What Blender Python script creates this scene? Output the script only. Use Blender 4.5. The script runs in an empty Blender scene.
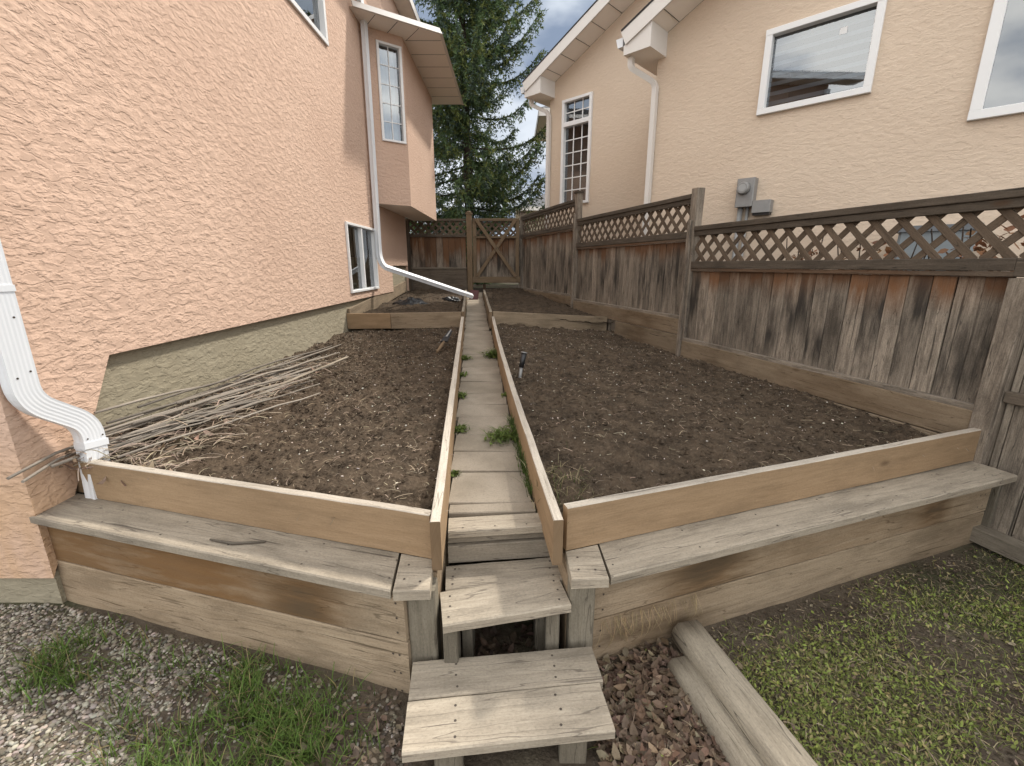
import bpy, math, random
import numpy as np
from mathutils import Vector
random.seed(7); rng = np.random.default_rng(11)
S = bpy.context.scene
COL = S.collection
V = lambda *a: np.array(a, float)
def unit(v): v = np.asarray(v, float); return v/np.linalg.norm(v)
def azd(a): return V(math.sin(math.radians(a)), math.cos(math.radians(a)), 0)
UP = V(0, 0, 1)

# ------------------------------------------------------------------ mesh collecting
class MB:
    def __init__(s): s.v=[]; s.f=[]; s.uv=[]; s.c=[]; s.m=[]; s.sm=[]
    def face(s, idx, uvs, cols, mat=0, smooth=False):
        s.f.append(idx); s.uv.extend(uvs); s.c.extend(cols); s.m.append(mat); s.sm.append(smooth)
    def addv(s, p): s.v.append((float(p[0]), float(p[1]), float(p[2]))); return len(s.v)-1
    def quad(s, pts, mat=0, uvs=None, col=(1,0,0)):
        ids=[s.addv(p) for p in pts]
        if uvs is None:
            p=[np.asarray(q,float) for q in pts]; a=unit(p[1]-p[0]); n=np.cross(a,p[2]-p[0]); b=unit(np.cross(n,a))
            uvs=[(float(np.dot(q-p[0],a)),float(np.dot(q-p[0],b))) for q in p]
        s.face(ids, uvs, [col]*len(ids), mat)
    def board(s, A, B, wdir, w, t, segs=1, fn=None, ch=.004, tone=1., wob=0., mat=0, topmat=None, endmat=None, taper=1.):
        A=np.asarray(A,float); B=np.asarray(B,float); L=B-A; ln=np.linalg.norm(L); l=L/ln
        W=np.asarray(wdir,float); W=unit(W-l*np.dot(W,l)); T=np.cross(l,W)
        ch=min(ch,w*.3,t*.3); a,b=w/2,t/2
        ring=[(-a+ch,-b),(a-ch,-b),(a,-b+ch),(a,b-ch),(a-ch,b),(-a+ch,b),(-a,b-ch),(-a,-b+ch)]
        per=[0]
        for i in range(8):
            p,q=ring[i],ring[(i+1)%8]; per.append(per[-1]+math.hypot(q[0]-p[0],q[1]-p[1]))
        uo,vo=random.uniform(0,40),random.uniform(0,40)
        ids=[];cols=[]
        for k in range(segs+1):
            u=k/segs; sc=1+(taper-1)*u
            j1,j2=(random.uniform(-wob,wob),random.uniform(-wob,wob)) if wob else (0,0)
            c=A+L*u+W*j1*.6+T*j2
            row=[]
            for (x,y) in ring: row.append(s.addv(c+W*x*sc+T*y*sc))
            ids.append(row); cols.append(fn(u) if fn else (tone,0,0))
        for k in range(segs):
            for i in range(8):
                j=(i+1)%8; mm=mat
                if topmat is not None:
                    mx=(ring[i][0]+ring[j][0])/2; my=(ring[i][1]+ring[j][1])/2
                    nn=W*(1 if mx>a-ch*.9 else -1 if mx<-a+ch*.9 else 0)+T*(1 if my>b-ch*.9 else -1 if my<-b+ch*.9 else 0)
                    if nn[2]>.75: mm=topmat
                u0,u1=uo+ln*k/segs,uo+ln*(k+1)/segs
                s.face([ids[k][i],ids[k][j],ids[k+1][j],ids[k+1][i]],
                       [(u0,vo+per[i]),(u0,vo+per[i+1]),(u1,vo+per[i+1]),(u1,vo+per[i])],
                       [cols[k],cols[k],cols[k+1],cols[k+1]],mm)
        em=mat if endmat is None else endmat
        for row,cc,rev in ((ids[0],cols[0],1),(ids[-1],cols[-1],0)):
            r=list(reversed(range(8))) if rev else list(range(8))
            s.face([row[i] for i in r],[(uo+ring[i][0]*.3,vo+ring[i][1]) for i in r],[cc]*8,em)
        return s
    def box(s, lo, hi, mat=0, ch=.003, tone=1.):
        lo=np.asarray(lo,float);hi=np.asarray(hi,float); d=hi-lo; c=(lo+hi)/2
        k=int(np.argmax(d)); e=np.zeros(3); e[k]=1; o=(k+1)%3; q=(k+2)%3
        w=np.zeros(3); w[o]=1
        return s.board(c-e*d[k]/2,c+e*d[k]/2,w,d[o],d[q],ch=ch,tone=tone,mat=mat)
    def tube(s, pts, rad, n=8, mat=0, tone=(1,0,0), cap=True, flat=None, smooth=True, ribs=0):
        pts=[np.asarray(p,float) for p in pts]; m=len(pts)
        rad=rad if hasattr(rad,'__len__') else [rad]*m
        ref=None; rows=[]; uo=random.uniform(0,30); d=0; us=[]
        for i in range(m):
            t=unit((pts[min(i+1,m-1)]-pts[max(i-1,0)]))
            if flat is not None: ref=unit(np.asarray(flat,float)-t*np.dot(flat,t))
            elif ref is None:
                r0=UP if abs(t[2])<.9 else V(1,0,0); ref=unit(r0-t*np.dot(r0,t))
            else: ref=unit(ref-t*np.dot(ref,t))
            b=np.cross(t,ref); row=[]
            for k in range(n):
                a=2*math.pi*k/n; row.append(s.addv(pts[i]+(ref*math.cos(a)+b*math.sin(a))*rad[i]))
            rows.append(row)
            if i: d+=np.linalg.norm(pts[i]-pts[i-1])
            us.append(uo+d)
        R=max(rad)
        for i in range(m-1):
            for k in range(n):
                j=(k+1)%n; v0,v1=k/n*6.28*R,(k+1)/n*6.28*R
                s.face([rows[i][k],rows[i][j],rows[i+1][j],rows[i+1][k]],[(us[i],v0),(us[i],v1),(us[i+1],v1),(us[i+1],v0)],[tone]*4,mat,smooth)
        if cap:
            s.face(list(reversed(rows[0])),[(0,0)]*n,[tone]*n,mat); s.face(rows[-1],[(0,0)]*n,[tone]*n,mat)
        return s
    def sect(s, pts, prof, wdir, mat=0, scale=None, cap=True):
        """sweep a closed 2-D profile (x along wdir, y along the third axis) along pts"""
        pts=[np.asarray(p,float) for p in pts]; m=len(pts); n=len(prof); rows=[]; d=0; us=[]
        per=[0]
        for i in range(n):
            p,q=prof[i],prof[(i+1)%n]; per.append(per[-1]+math.hypot(q[0]-p[0],q[1]-p[1]))
        for i in range(m):
            a=unit(pts[i]-pts[i-1]) if i else None; b=unit(pts[i+1]-pts[i]) if i<m-1 else None
            t=unit((a if a is not None else b)+(b if b is not None else a))
            k=1.0
            if a is not None and b is not None: k=1/max(.5,np.dot(t,a))
            wd=np.asarray(wdir,float); Wv=unit(wd-t*np.dot(wd,t)); T=np.cross(t,Wv)
            rows.append([s.addv(pts[i]+Wv*x+T*y*k) for x,y in prof])
            if i: d+=np.linalg.norm(pts[i]-pts[i-1])
            us.append(d)
        for i in range(m-1):
            for k in range(n):
                j=(k+1)%n
                s.face([rows[i][k],rows[i][j],rows[i+1][j],rows[i+1][k]],[(us[i],per[k]),(us[i],per[k+1]),(us[i+1],per[k+1]),(us[i+1],per[k])],[(1,0,0)]*4,mat)
        if cap:
            s.face(list(reversed(rows[0])),[(0,0)]*n,[(1,0,0)]*n,mat); s.face(rows[-1],[(0,0)]*n,[(1,0,0)]*n,mat)
        return s
    def disc(s, c, nrm, r=.005, mat=1, n=7):
        nrm=unit(nrm); x=unit(np.cross(nrm,V(.3,.9,.2))); y=np.cross(nrm,x); c=np.asarray(c,float)
        ids=[s.addv(c+nrm*.0012+(x*math.cos(6.283*k/n)+y*math.sin(6.283*k/n))*r) for k in range(n)]
        s.face(ids,[(0,0)]*n,[(1,0,0)]*n,mat)
    def build(s, name, mats, parent=None, smooth=False):
        me=bpy.data.meshes.new(name); org=V(0,0,0)
        if parent is not None: org=np.array(parent_world(parent))
        vv=np.array(s.v)-org
        me.from_pydata(vv.tolist(),[],s.f)
        u=me.uv_layers.new(name='UVMap'); u.data.foreach_set('uv',np.array(s.uv,np.float32).ravel())
        ca=me.color_attributes.new('tone','FLOAT_COLOR','CORNER')
        cc=np.ones((len(s.c),4),np.float32); cc[:,:3]=np.array(s.c,np.float32); ca.data.foreach_set('color',cc.ravel())
        for m in (mats if isinstance(mats,(list,tuple)) else [mats]): me.materials.append(m)
        me.polygons.foreach_set('material_index',s.m)
        me.polygons.foreach_set('use_smooth',[bool(x) or smooth for x in s.sm])
        me.update()
        o=bpy.data.objects.new(name,me); COL.objects.link(o)
        if parent is not None: o.parent=parent
        return o
def parent_world(p):
    v=V(0,0,0)
    while p is not None: v=v+np.array(p.location); p=p.parent
    return v
def raw(name, verts, faces, mat, cols=None, parent=None, smooth=False, uvs=None):
    """fast mesh from arrays; cols per vertex"""
    me=bpy.data.meshes.new(name); verts=np.asarray(verts,np.float32); faces=np.asarray(faces,np.int32)
    nf,k=faces.shape
    me.vertices.add(len(verts)); me.vertices.foreach_set('co',verts.ravel())
    me.loops.add(nf*k); me.loops.foreach_set('vertex_index',faces.ravel())
    me.polygons.add(nf); me.polygons.foreach_set('loop_start',np.arange(0,nf*k,k,dtype=np.int32)); me.polygons.foreach_set('loop_total',np.full(nf,k,np.int32))
    me.polygons.foreach_set('use_smooth',np.full(nf,smooth))
    if cols is not None:
        ca=me.color_attributes.new('tone','FLOAT_COLOR','POINT'); c=np.ones((len(verts),4),np.float32); c[:,:3]=cols; ca.data.foreach_set('color',c.ravel())
    if uvs is not None:
        u=me.uv_layers.new(name='UVMap'); u.data.foreach_set('uv',np.asarray(uvs,np.float32)[faces.ravel()].ravel())
    me.materials.append(mat); me.update(calc_edges=True); me.validate()
    o=bpy.data.objects.new(name,me); COL.objects.link(o)
    if parent is not None: o.parent=parent
    return o
def tag(o,label=None,cat=None,group=None,kind=None):
    if label: o['label']=label
    if cat: o['category']=cat
    if group: o['group']=group
    if kind: o['kind']=kind
    return o
def thing(name,label,cat,loc=(0,0,0),group=None):
    o=bpy.data.objects.new(name,None); COL.objects.link(o); o.location=[float(x) for x in loc]; o.empty_display_size=.1
    return tag(o,label,cat,group)
def recentre(o,c):
    """put a one-mesh thing's origin at its base"""
    c=np.asarray(c,float); n=len(o.data.vertices); co=np.zeros(n*3,np.float32); o.data.vertices.foreach_get('co',co)
    co=co.reshape(-1,3)-c.astype(np.float32); o.data.vertices.foreach_set('co',co.ravel()); o.location=[float(x) for x in c]; o.data.update(); return o

# ------------------------------------------------------------------ numpy noise
def _h(ix,iy,sd): 
    n=(ix.astype(np.int64)*374761393+iy.astype(np.int64)*668265263+sd*144269)&0xffffffff
    n=((n^(n>>13))*1274126177)&0xffffffff
    return ((n^(n>>16))&0xffff)/65535.
def vnoise(x,y,sd=0):
    x=np.asarray(x,float);y=np.asarray(y,float); ix=np.floor(x);iy=np.floor(y); fx=x-ix;fy=y-iy
    fx=fx*fx*(3-2*fx);fy=fy*fy*(3-2*fy); ix=ix.astype(np.int64);iy=iy.astype(np.int64)
    a=_h(ix,iy,sd);b=_h(ix+1,iy,sd);c=_h(ix,iy+1,sd);d=_h(ix+1,iy+1,sd)
    return (a*(1-fx)+b*fx)*(1-fy)+(c*(1-fx)+d*fx)*fy
def fbm(x,y,o=4,sd=0):
    r=0;a=.5;t=0
    for k in range(o): r=r+a*vnoise(x*2**k,y*2**k,sd+k*17); t+=a; a*=.5
    return r/t

# ------------------------------------------------------------------ materials
class NT:
    def __init__(s,name):
        s.mat=bpy.data.materials.new(name); s.mat.use_nodes=True; s.t=s.mat.node_tree; s.t.nodes.clear()
        s.out=s.n('ShaderNodeOutputMaterial'); s.b=s.n('ShaderNodeBsdfPrincipled'); s.l(s.b.outputs[0],s.out.inputs[0])
    def n(s,t,**k):
        o=s.t.nodes.new(t)
        for a,b in k.items(): setattr(o,a,b)
        return o
    def l(s,a,b): s.t.links.new(a,b)
    def val(s,sock,v):
        if hasattr(v,'is_output') or hasattr(v,'links'): s.l(v,sock)
        else: sock.default_value=v
    def math(s,op,a,b=0,c=None,clamp=False):
        o=s.n('ShaderNodeMath',operation=op,use_clamp=clamp); s.val(o.inputs[0],a); s.val(o.inputs[1],b)
        if c is not None: s.val(o.inputs[2],c)
        return o.outputs[0]
    def mix(s,f,a,b,mode='MIX'):
        o=s.n('ShaderNodeMix',data_type='RGBA',blend_type=mode); s.val(o.inputs[0],f)
        for i,x in ((6,a),(7,b)):
            s.val(o.inputs[i],(*x,1) if isinstance(x,tuple) and len(x)==3 else x)
        return o.outputs[2]
    def uv(s): return s.n('ShaderNodeUVMap',uv_map='UVMap').outputs[0]
    def obj(s): return s.n('ShaderNodeTexCoord').outputs['Object']
    def geo(s): return s.n('ShaderNodeNewGeometry').outputs['Position']
    def map(s,v,scale,loc=(0,0,0)):
        o=s.n('ShaderNodeMapping'); s.l(v,o.inputs[0]); o.inputs['Scale'].default_value=scale; o.inputs['Location'].default_value=loc; return o.outputs[0]
    def noise(s,v,scale=1,detail=3,rough=.55,dist=0,out=0):
        o=s.n('ShaderNodeTexNoise'); s.l(v,o.inputs['Vector']); o.inputs['Scale'].default_value=scale; o.inputs['Detail'].default_value=detail
        o.inputs['Roughness'].default_value=rough; o.inputs['Distortion'].default_value=dist; return o.outputs[out]
    def vor(s,v,scale=1,feat='F1',out=0,rnd=1.):
        o=s.n('ShaderNodeTexVoronoi',feature=feat); s.l(v,o.inputs['Vector']); o.inputs['Scale'].default_value=scale; o.inputs['Randomness'].default_value=rnd; return o.outputs[out]
    def ss(s,v,a,b,x=0.,y=1.):
        o=s.n('ShaderNodeMapRange',interpolation_type='SMOOTHSTEP'); s.val(o.inputs[0],v)
        for i,k in zip((1,2,3,4),(a,b,x,y)): o.inputs[i].default_value=k
        return o.outputs[0]
    def sep(s,v): o=s.n('ShaderNodeSeparateXYZ'); s.l(v,o.inputs[0]); return o.outputs
    def comb(s,x,y,z=0): 
        o=s.n('ShaderNodeCombineXYZ'); s.val(o.inputs[0],x); s.val(o.inputs[1],y); s.val(o.inputs[2],z); return o.outputs[0]
    def tone(s): 
        a=s.n('ShaderNodeAttribute',attribute_name='tone'); o=s.n('ShaderNodeSeparateColor'); s.l(a.outputs['Color'],o.inputs[0]); return o.outputs
    def tcol(s): return s.n('ShaderNodeAttribute',attribute_name='tone').outputs['Color']
    def bump(s,h,strength=.5,dist=.01,nrm=None):
        o=s.n('ShaderNodeBump'); s.val(o.inputs['Height'],h); o.inputs['Strength'].default_value=strength; o.inputs['Distance'].default_value=dist
        if nrm is not None: s.l(nrm,o.inputs['Normal'])
        return o.outputs[0]
    def done(s,col=None,rough=.8,nrm=None,spec=.3):
        if col is not None: s.val(s.b.inputs['Base Color'],(*col,1) if isinstance(col,tuple) else col)
        s.val(s.b.inputs['Roughness'],rough); s.b.inputs['Specular IOR Level'].default_value=spec
        if nrm is not None: s.l(nrm,s.b.inputs['Normal'])
        return s.mat

def wood(name,a,b,dark=(.05,.035,.022),rust=(.20,.085,.03),rough=.85,crack=1.,bumpd=.003,knot=1.,blotch=.35,gr=(.22,.80),speck=.35):
    t=NT(name); uv=t.uv(); tn=t.tone()
    wv=t.noise(t.map(uv,(1.3,3.2,1)),1,3,.5,0,1)
    off=t.n('ShaderNodeVectorMath',operation='MULTIPLY_ADD'); t.l(wv,off.inputs[0]); off.inputs[1].default_value=(.0,.035,0); t.l(uv,off.inputs[2])
    # knots bend the grain
    kv=t.map(uv,(2.2,5.5,1)); kd=t.vor(kv,1,'F1',0); kc=t.vor(kv,1,'F1',1)
    ks=t.n('ShaderNodeSeparateColor'); t.l(kc,ks.inputs[0]); sel=t.ss(ks.outputs[0],.72,.74)
    knotm=t.math('MULTIPLY',t.ss(kd,.13,.04),sel)
    bend=t.math('MULTIPLY',t.ss(kd,.45,.05,0,.012),sel)
    sp=t.sep(off.outputs[0]); v=t.comb(sp[0],t.math('ADD',sp[1],bend),0)
    g1=t.noise(t.map(v,(3.2,52,1)),1,6,.68); g2=t.noise(t.map(v,(16,240,1)),1,3,.65); g3=t.noise(t.map(uv,(2.6,8,1)),1,5,.65); g4=t.noise(t.map(uv,(90,150,1)),1,3,.7)
    grain=t.math('ADD',t.math('MULTIPLY',g1,.65),t.math('MULTIPLY',g2,.35))
    c=t.mix(t.ss(grain,*gr),tuple(x for x in a),tuple(x for x in b))
    c=t.mix(t.ss(g3,.42,.68,0,blotch),c,tuple(x*.55 for x in a)); c=t.mix(t.ss(g4,.50,.72,0,speck),c,tuple(x*.42 for x in a)); c=t.mix(t.ss(g4,.46,.30,0,speck*.6),c,tuple(min(1,x*1.25) for x in b))
    ck=t.math('MULTIPLY',t.math('MAXIMUM',t.ss(t.noise(t.map(v,(1.4,48,1),(3,7,0)),1,3,.55),.655,.69),t.ss(t.math('ABSOLUTE',t.math('SUBTRACT',t.noise(t.map(v,(1.1,17,1),(8,1,0)),1,2,.5),.5)),.006,.0015,0,.7)),crack)
    c=t.mix(t.math('MULTIPLY',ck,.75),c,dark)
    c=t.mix(t.math('MULTIPLY',knotm,.75*knot),c,(.085,.05,.028))
    st=t.noise(t.map(uv,(2.2,14,1),(9,2,0)),1,4,.6)
    rs=t.math('MULTIPLY',tn[1],t.ss(st,.28,.58,.45,1.)); c=t.mix(t.math('MINIMUM',rs,.85),c,t.mix(g1,rust,tuple(x*.5 for x in rust)))
    ds=t.math('MULTIPLY',tn[2],t.ss(st,.35,.62,.2,1.)); c=t.mix(t.math('MINIMUM',ds,.92),c,t.mix(g1,dark,tuple(x*1.8 for x in dark)))
    m=t.n('ShaderNodeVectorMath',operation='SCALE'); t.l(c,m.inputs[0]); t.l(tn[0],m.inputs[3])
    h=t.math('ADD',t.math('SUBTRACT',grain,t.math('MULTIPLY',ck,1.2)),t.math('MULTIPLY',g4,.5))
    return t.done(m.outputs[0],rough,t.bump(h,.55,bumpd),.25)

M={}
M['fence']=wood('weathered_fence_wood',(.125,.102,.079),(.34,.285,.222),(.022,.019,.016),(.175,.075,.028),blotch=.75,gr=(.33,.68),speck=.4)
M['rail']=wood('dark_rail_wood',(.062,.048,.035),(.15,.12,.09),(.02,.017,.013),(.2,.085,.03),blotch=.5)
M['lattice']=wood('lattice_wood',(.085,.061,.041),(.18,.132,.092),(.02,.016,.013),(.2,.08,.03),blotch=.3,knot=0)
M['grey']=wood('grey_weathered_plank',(.24,.2,.15),(.41,.352,.272),(.07,.055,.045),(.21,.12,.055),blotch=.55)
M['pale']=wood('bleached_plank_top',(.33,.285,.23),(.53,.47,.39),(.11,.09,.07),(.21,.12,.055))
M['tan']=wood('tan_board',(.245,.162,.09),(.36,.25,.15),(.13,.085,.05),(.16,.09,.04),rough=.75,crack=.22,bumpd=.0015,blotch=.4,speck=.22)
M['wall']=wood('aged_retaining_plank',(.255,.188,.12),(.405,.317,.218),(.065,.045,.026),(.235,.115,.036),blotch=.55)
M['gatewood']=wood('treated_gate_wood',(.125,.088,.053),(.225,.165,.105),(.05,.035,.025),(.2,.09,.03))
M['post']=wood('green_grey_post',(.15,.128,.092),(.30,.262,.20),(.05,.04,.03),(.16,.1,.05))
M['log']=wood('landscape_timber_wood',(.215,.18,.132),(.40,.345,.265),(.06,.05,.038),(.18,.12,.07),crack=1.3,bumpd=.005,knot=.4)
M['stalk']=wood('dry_stalk',(.25,.215,.175),(.46,.40,.33),(.1,.08,.06),(.2,.12,.06),bumpd=.001,knot=0,crack=.3)
def plain(name,col,rough=.5,spec=.4,metal=0,var=.12,sc=20.):
    t=NT(name); n=t.noise(t.obj(),sc,4,.6); c=t.mix(n,tuple(x*(1-var) for x in col),tuple(min(1,x*(1+var)) for x in col))
    t.b.inputs['Metallic'].default_value=metal
    return t.done(c,rough,t.bump(n,.08,.002),spec)
M['screw']=plain('rusty_screw',(.06,.045,.035),.6)
M['white']=plain('white_aluminium',(.72,.73,.74),.38,.5,0,.05,6)
M['vinyl']=plain('white_vinyl_frame',(.74,.73,.71),.4,.45,0,.04,5)
M['soffit']=plain('beige_soffit_panel',(.86,.79,.71),.55,.3,0,.05,5)
M['fascia']=plain('off_white_fascia',(.66,.62,.57),.5,.4,0,.05,5)
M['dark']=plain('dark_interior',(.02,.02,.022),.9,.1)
M['shingle']=plain('asphalt_shingle',(.055,.052,.05),.95,.1,0,.35,40)
M['meter']=plain('grey_meter_metal',(.25,.245,.235),.5,.5,.2,.15,30)
M['black']=plain('black_plastic',(.012,.012,.013),.45,.5)
M['blind']=plain('grey_blind_slats',(.21,.235,.27),.6,.2)
M['curtain']=plain('pale_curtain',(.55,.56,.57),.9,.1)
M['grit']=plain('pebble_white',(.7,.68,.64),.7,.2)
def stucco(name,a,b,lip=1.,sc=1.,fine=.6,stain=(.55,.33,.16),stainamt=0.):
    t=NT(name); uv=t.uv(); s=t.sep(uv)
    w1=t.noise(t.map(uv,(4.2*sc,6*sc,1)),1,3,.55); w2=t.noise(t.map(uv,(14*sc,20*sc,1),(5,1,0)),1,2,.5)
    g=t.math('ADD',t.math('MULTIPLY',s[1],21*sc),t.math('ADD',t.math('MULTIPLY',w1,4.6),t.math('MULTIPLY',w2,2.4)))
    saw=t.math('FRACT',g)
    msk=t.ss(t.noise(t.map(uv,(9*sc,16*sc,1),(2,8,0)),1,3,.55),.40,.60)
    # sharp lip: rises slowly upward then drops
    lipd=t.math('MULTIPLY',t.math('SUBTRACT',1.,saw),msk)
    pl=t.ss(t.noise(t.map(uv,(10*sc,22*sc,1),(1,4,0)),1,3,.5,.6),.45,.55)
    f=t.noise(t.map(uv,(70,90,1)),1,3,.6)
    h=t.math('ADD',t.math('ADD',t.math('MULTIPLY',lipd,lip),t.math('MULTIPLY',pl,.55*lip)),t.math('MULTIPLY',f,.22*fine))
    big=t.noise(t.map(uv,(.7,.9,1)),1,3,.5)
    c=t.mix(t.ss(big,.3,.7),a,b)
    c=t.mix(t.ss(f,.3,.75,0,.25),c,tuple(x*.8 for x in a))
    if stainamt:
        sm=t.math('MULTIPLY',t.ss(s[1],.95,.35),t.ss(t.noise(t.map(uv,(4,1.2,1),(7,7,0)),1,3,.5),.35,.6,.2,1))
        c=t.mix(t.math('MULTIPLY',sm,stainamt),c,stain)
    return t.done(c,.92,t.bump(h,.75,.0058),.15)
M['stucco']=stucco('peach_stucco',(.545,.378,.284),(.585,.413,.313),1.,1.4,.8,(.50,.31,.15),.55)
M['stucco2']=stucco('cream_stucco',(.59,.468,.355),(.63,.508,.39),.6,1.25,.5)
M['parge']=stucco('olive_parging',(.28,.242,.17),(.32,.282,.205),.8,1.1,.5)
def glass():
    t=NT('window_glass'); t.t.nodes.remove(t.b)
    g=t.n('ShaderNodeBsdfGlossy'); g.inputs['Color'].default_value=(.9,.95,1,1); g.inputs['Roughness'].default_value=.015
    n=t.noise(t.obj(),3.,2,.5); t.l(t.bump(n,.03,.01),g.inputs['Normal'])
    tr=t.n('ShaderNodeBsdfTransparent'); tr.inputs[0].default_value=(.82,.87,.88,1)
    lw=t.n('ShaderNodeFresnel'); lw.inputs[0].default_value=1.6
    m=t.n('ShaderNodeMixShader'); t.l(t.math('ADD',lw.outputs[0],.14,clamp=True),m.inputs[0]); t.l(tr.outputs[0],m.inputs[1]); t.l(g.outputs[0],m.inputs[2]); t.l(m.outputs[0],t.out.inputs[0])
    return t.mat
M['glass']=glass()
def soilmat():
    t=NT('dark_garden_soil'); p=t.geo(); n1=t.noise(p,9,5,.65); n2=t.noise(p,60,4,.65); v=t.vor(p,55,'F1',0)
    c=t.mix(t.ss(n1,.3,.7),(.040,.029,.0195),(.092,.066,.044)); c=t.mix(t.ss(n2,.48,.75,0,.7),c,(.135,.102,.07))
    h=t.math('ADD',t.math('MULTIPLY',n2,.8),t.math('MULTIPLY',v,.5))
    return t.done(c,.95,t.bump(h,1.,.012),.15)
M['soil']=soilmat()
def groundmat():
    t=NT('dirt_ground'); p=t.geo(); n1=t.noise(p,3,5,.6); n2=t.noise(p,45,4,.65)
    c=t.mix(t.ss(n1,.35,.65),(.060,.046,.033),(.105,.083,.06)); c=t.mix(t.ss(n2,.5,.75,0,.6),c,(.17,.14,.105))
    c=t.mix(t.ss(t.noise(p,.9,3,.5),.5,.6,0,.5),c,(.05,.062,.026))
    return t.done(c,.95,t.bump(n2,.9,.012),.15)
M['ground']=groundmat()
def concrete():
    t=NT('concrete_paver'); p=t.geo(); n1=t.noise(p,4,5,.6); n2=t.noise(p,120,3,.6); r=t.n('ShaderNodeObjectInfo').outputs['Random']
    c=t.mix(t.ss(n1,.3,.7),(.25,.21,.16),(.365,.31,.243)); c=t.mix(t.ss(n2,.45,.75,0,.45),c,(.17,.14,.105))
    c=t.mix(t.math('MULTIPLY',r,.3),c,(.18,.15,.11))
    return t.done(c,.92,t.bump(n2,.4,.003),.15)
M['paver']=concrete()
def attr(name,rough=.8,spec=.2,trans=0.):
    t=NT(name); c=t.tcol()
    if trans:
        t.l(c,t.b.inputs['Base Color']); t.val(t.b.inputs['Roughness'],rough); t.b.inputs['Specular IOR Level'].default_value=spec
        tl=t.n('ShaderNodeBsdfTranslucent'); t.l(c,tl.inputs[0]); m=t.n('ShaderNodeMixShader'); m.inputs[0].default_value=trans
        t.l(t.b.outputs[0],m.inputs[1]); t.l(tl.outputs[0],m.inputs[2]); t.l(m.outputs[0],t.out.inputs[0]); return t.mat
    return t.done(c,rough,None,spec)
M['leaf']=attr('leaf_colours',.65,.25,.25)
M['stone']=attr('stone_colours',.75,.25)
M['needle']=attr('spruce_needles',.7,.2,.1)
M['bark']=plain('spruce_bark',(.05,.038,.03),.95,.1,0,.4,30)

# ------------------------------------------------------------------ camera, sky, sun
PITCH=math.atan(118/450)
cam=bpy.data.objects.new('camera',bpy.data.cameras.new('camera')); COL.objects.link(cam); S.camera=cam
cam.location=(0,0,1.5); cam.rotation_euler=(math.pi/2-PITCH,0,0)
cam.data.sensor_width=36; cam.data.lens=36*450/1024; cam.data.clip_end=2000; cam.data.clip_start=.02
SUN_EL,SUN_AZ=math.radians(47),math.radians(38)
W=bpy.data.worlds.new('World'); S.world=W; W.use_nodes=True; nt=W.node_tree; nt.nodes.clear()
def wn(t,**k):
    o=nt.nodes.new(t)
    for a,b in k.items(): setattr(o,a,b)
    return o
wo=wn('ShaderNodeOutputWorld'); bg=wn('ShaderNodeBackground'); bg.inputs[1].default_value=.12; nt.links.new(bg.outputs[0],wo.inputs[0])
sky=wn('ShaderNodeTexSky',sky_type='NISHITA'); sky.sun_disc=False; sky.sun_elevation=SUN_EL; sky.sun_rotation=SUN_AZ; sky.air_density=1.2; sky.dust_density=1.5
tc=wn('ShaderNodeTexCoord'); mp=wn('ShaderNodeMapping'); nt.links.new(tc.outputs['Generated'],mp.inputs[0]); mp.inputs['Scale'].default_value=(1.,1.,2.0); mp.inputs['Location'].default_value=(.35,.1,.2)
cn=wn('ShaderNodeTexNoise'); nt.links.new(mp.outputs[0],cn.inputs[0]); cn.inputs['Scale'].default_value=2.6; cn.inputs['Detail'].default_value=6; cn.inputs['Roughness'].default_value=.55; cn.inputs['Distortion'].default_value=.3
cr=wn('ShaderNodeMapRange',interpolation_type='SMOOTHSTEP'); nt.links.new(cn.outputs[0],cr.inputs[0])
for i,v in zip((1,2,3,4),(.28,.42,.45,1.)): cr.inputs[i].default_value=v
cn2=wn('ShaderNodeTexNoise'); nt.links.new(mp.outputs[0],cn2.inputs[0]); cn2.inputs['Scale'].default_value=4.2; cn2.inputs['Detail'].default_value=5
cr2=wn('ShaderNodeMapRange',interpolation_type='SMOOTHSTEP'); nt.links.new(cn2.outputs[0],cr2.inputs[0])
for i,v in zip((1,2,3,4),(.40,.64,0.,1.)): cr2.inputs[i].default_value=v
cc=wn('ShaderNodeMix',data_type='RGBA'); nt.links.new(cr2.outputs[0],cc.inputs[0]); cc.inputs[6].default_value=(3.0,3.35,3.9,1); cc.inputs[7].default_value=(8.6,8.25,7.7,1)
sm=wn('ShaderNodeMix',data_type='RGBA'); nt.links.new(cr.outputs[0],sm.inputs[0]); nt.links.new(sky.outputs[0],sm.inputs[6]); nt.links.new(cc.outputs[2],sm.inputs[7]); dt=wn('ShaderNodeVectorMath',operation='DOT_PRODUCT'); nt.links.new(tc.outputs['Generated'],dt.inputs[0]); dt.inputs[1].default_value=(.09,.87,.485)
dr=wn('ShaderNodeMapRange',interpolation_type='SMOOTHSTEP'); nt.links.new(dt.outputs['Value'],dr.inputs[0])
for i,v in zip((1,2,3,4),(.55,.97,1.5,.46)): dr.inputs[i].default_value=v
vs=wn('ShaderNodeVectorMath',operation='SCALE'); nt.links.new(sm.outputs[2],vs.inputs[0]); nt.links.new(dr.outputs[0],vs.inputs[3]); tint=wn('ShaderNodeMix',data_type='RGBA',blend_type='MULTIPLY'); tr_=wn('ShaderNodeMapRange'); nt.links.new(dt.outputs['Value'],tr_.inputs[0])
for i,v in zip((1,2,3,4),(.70,.97,0.,1.)): tr_.inputs[i].default_value=v
nt.links.new(tr_.outputs[0],tint.inputs[0]); nt.links.new(vs.outputs[0],tint.inputs[6]); tint.inputs[7].default_value=(.84,.95,1.12,1); nt.links.new(tint.outputs[2],bg.inputs[0])
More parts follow.
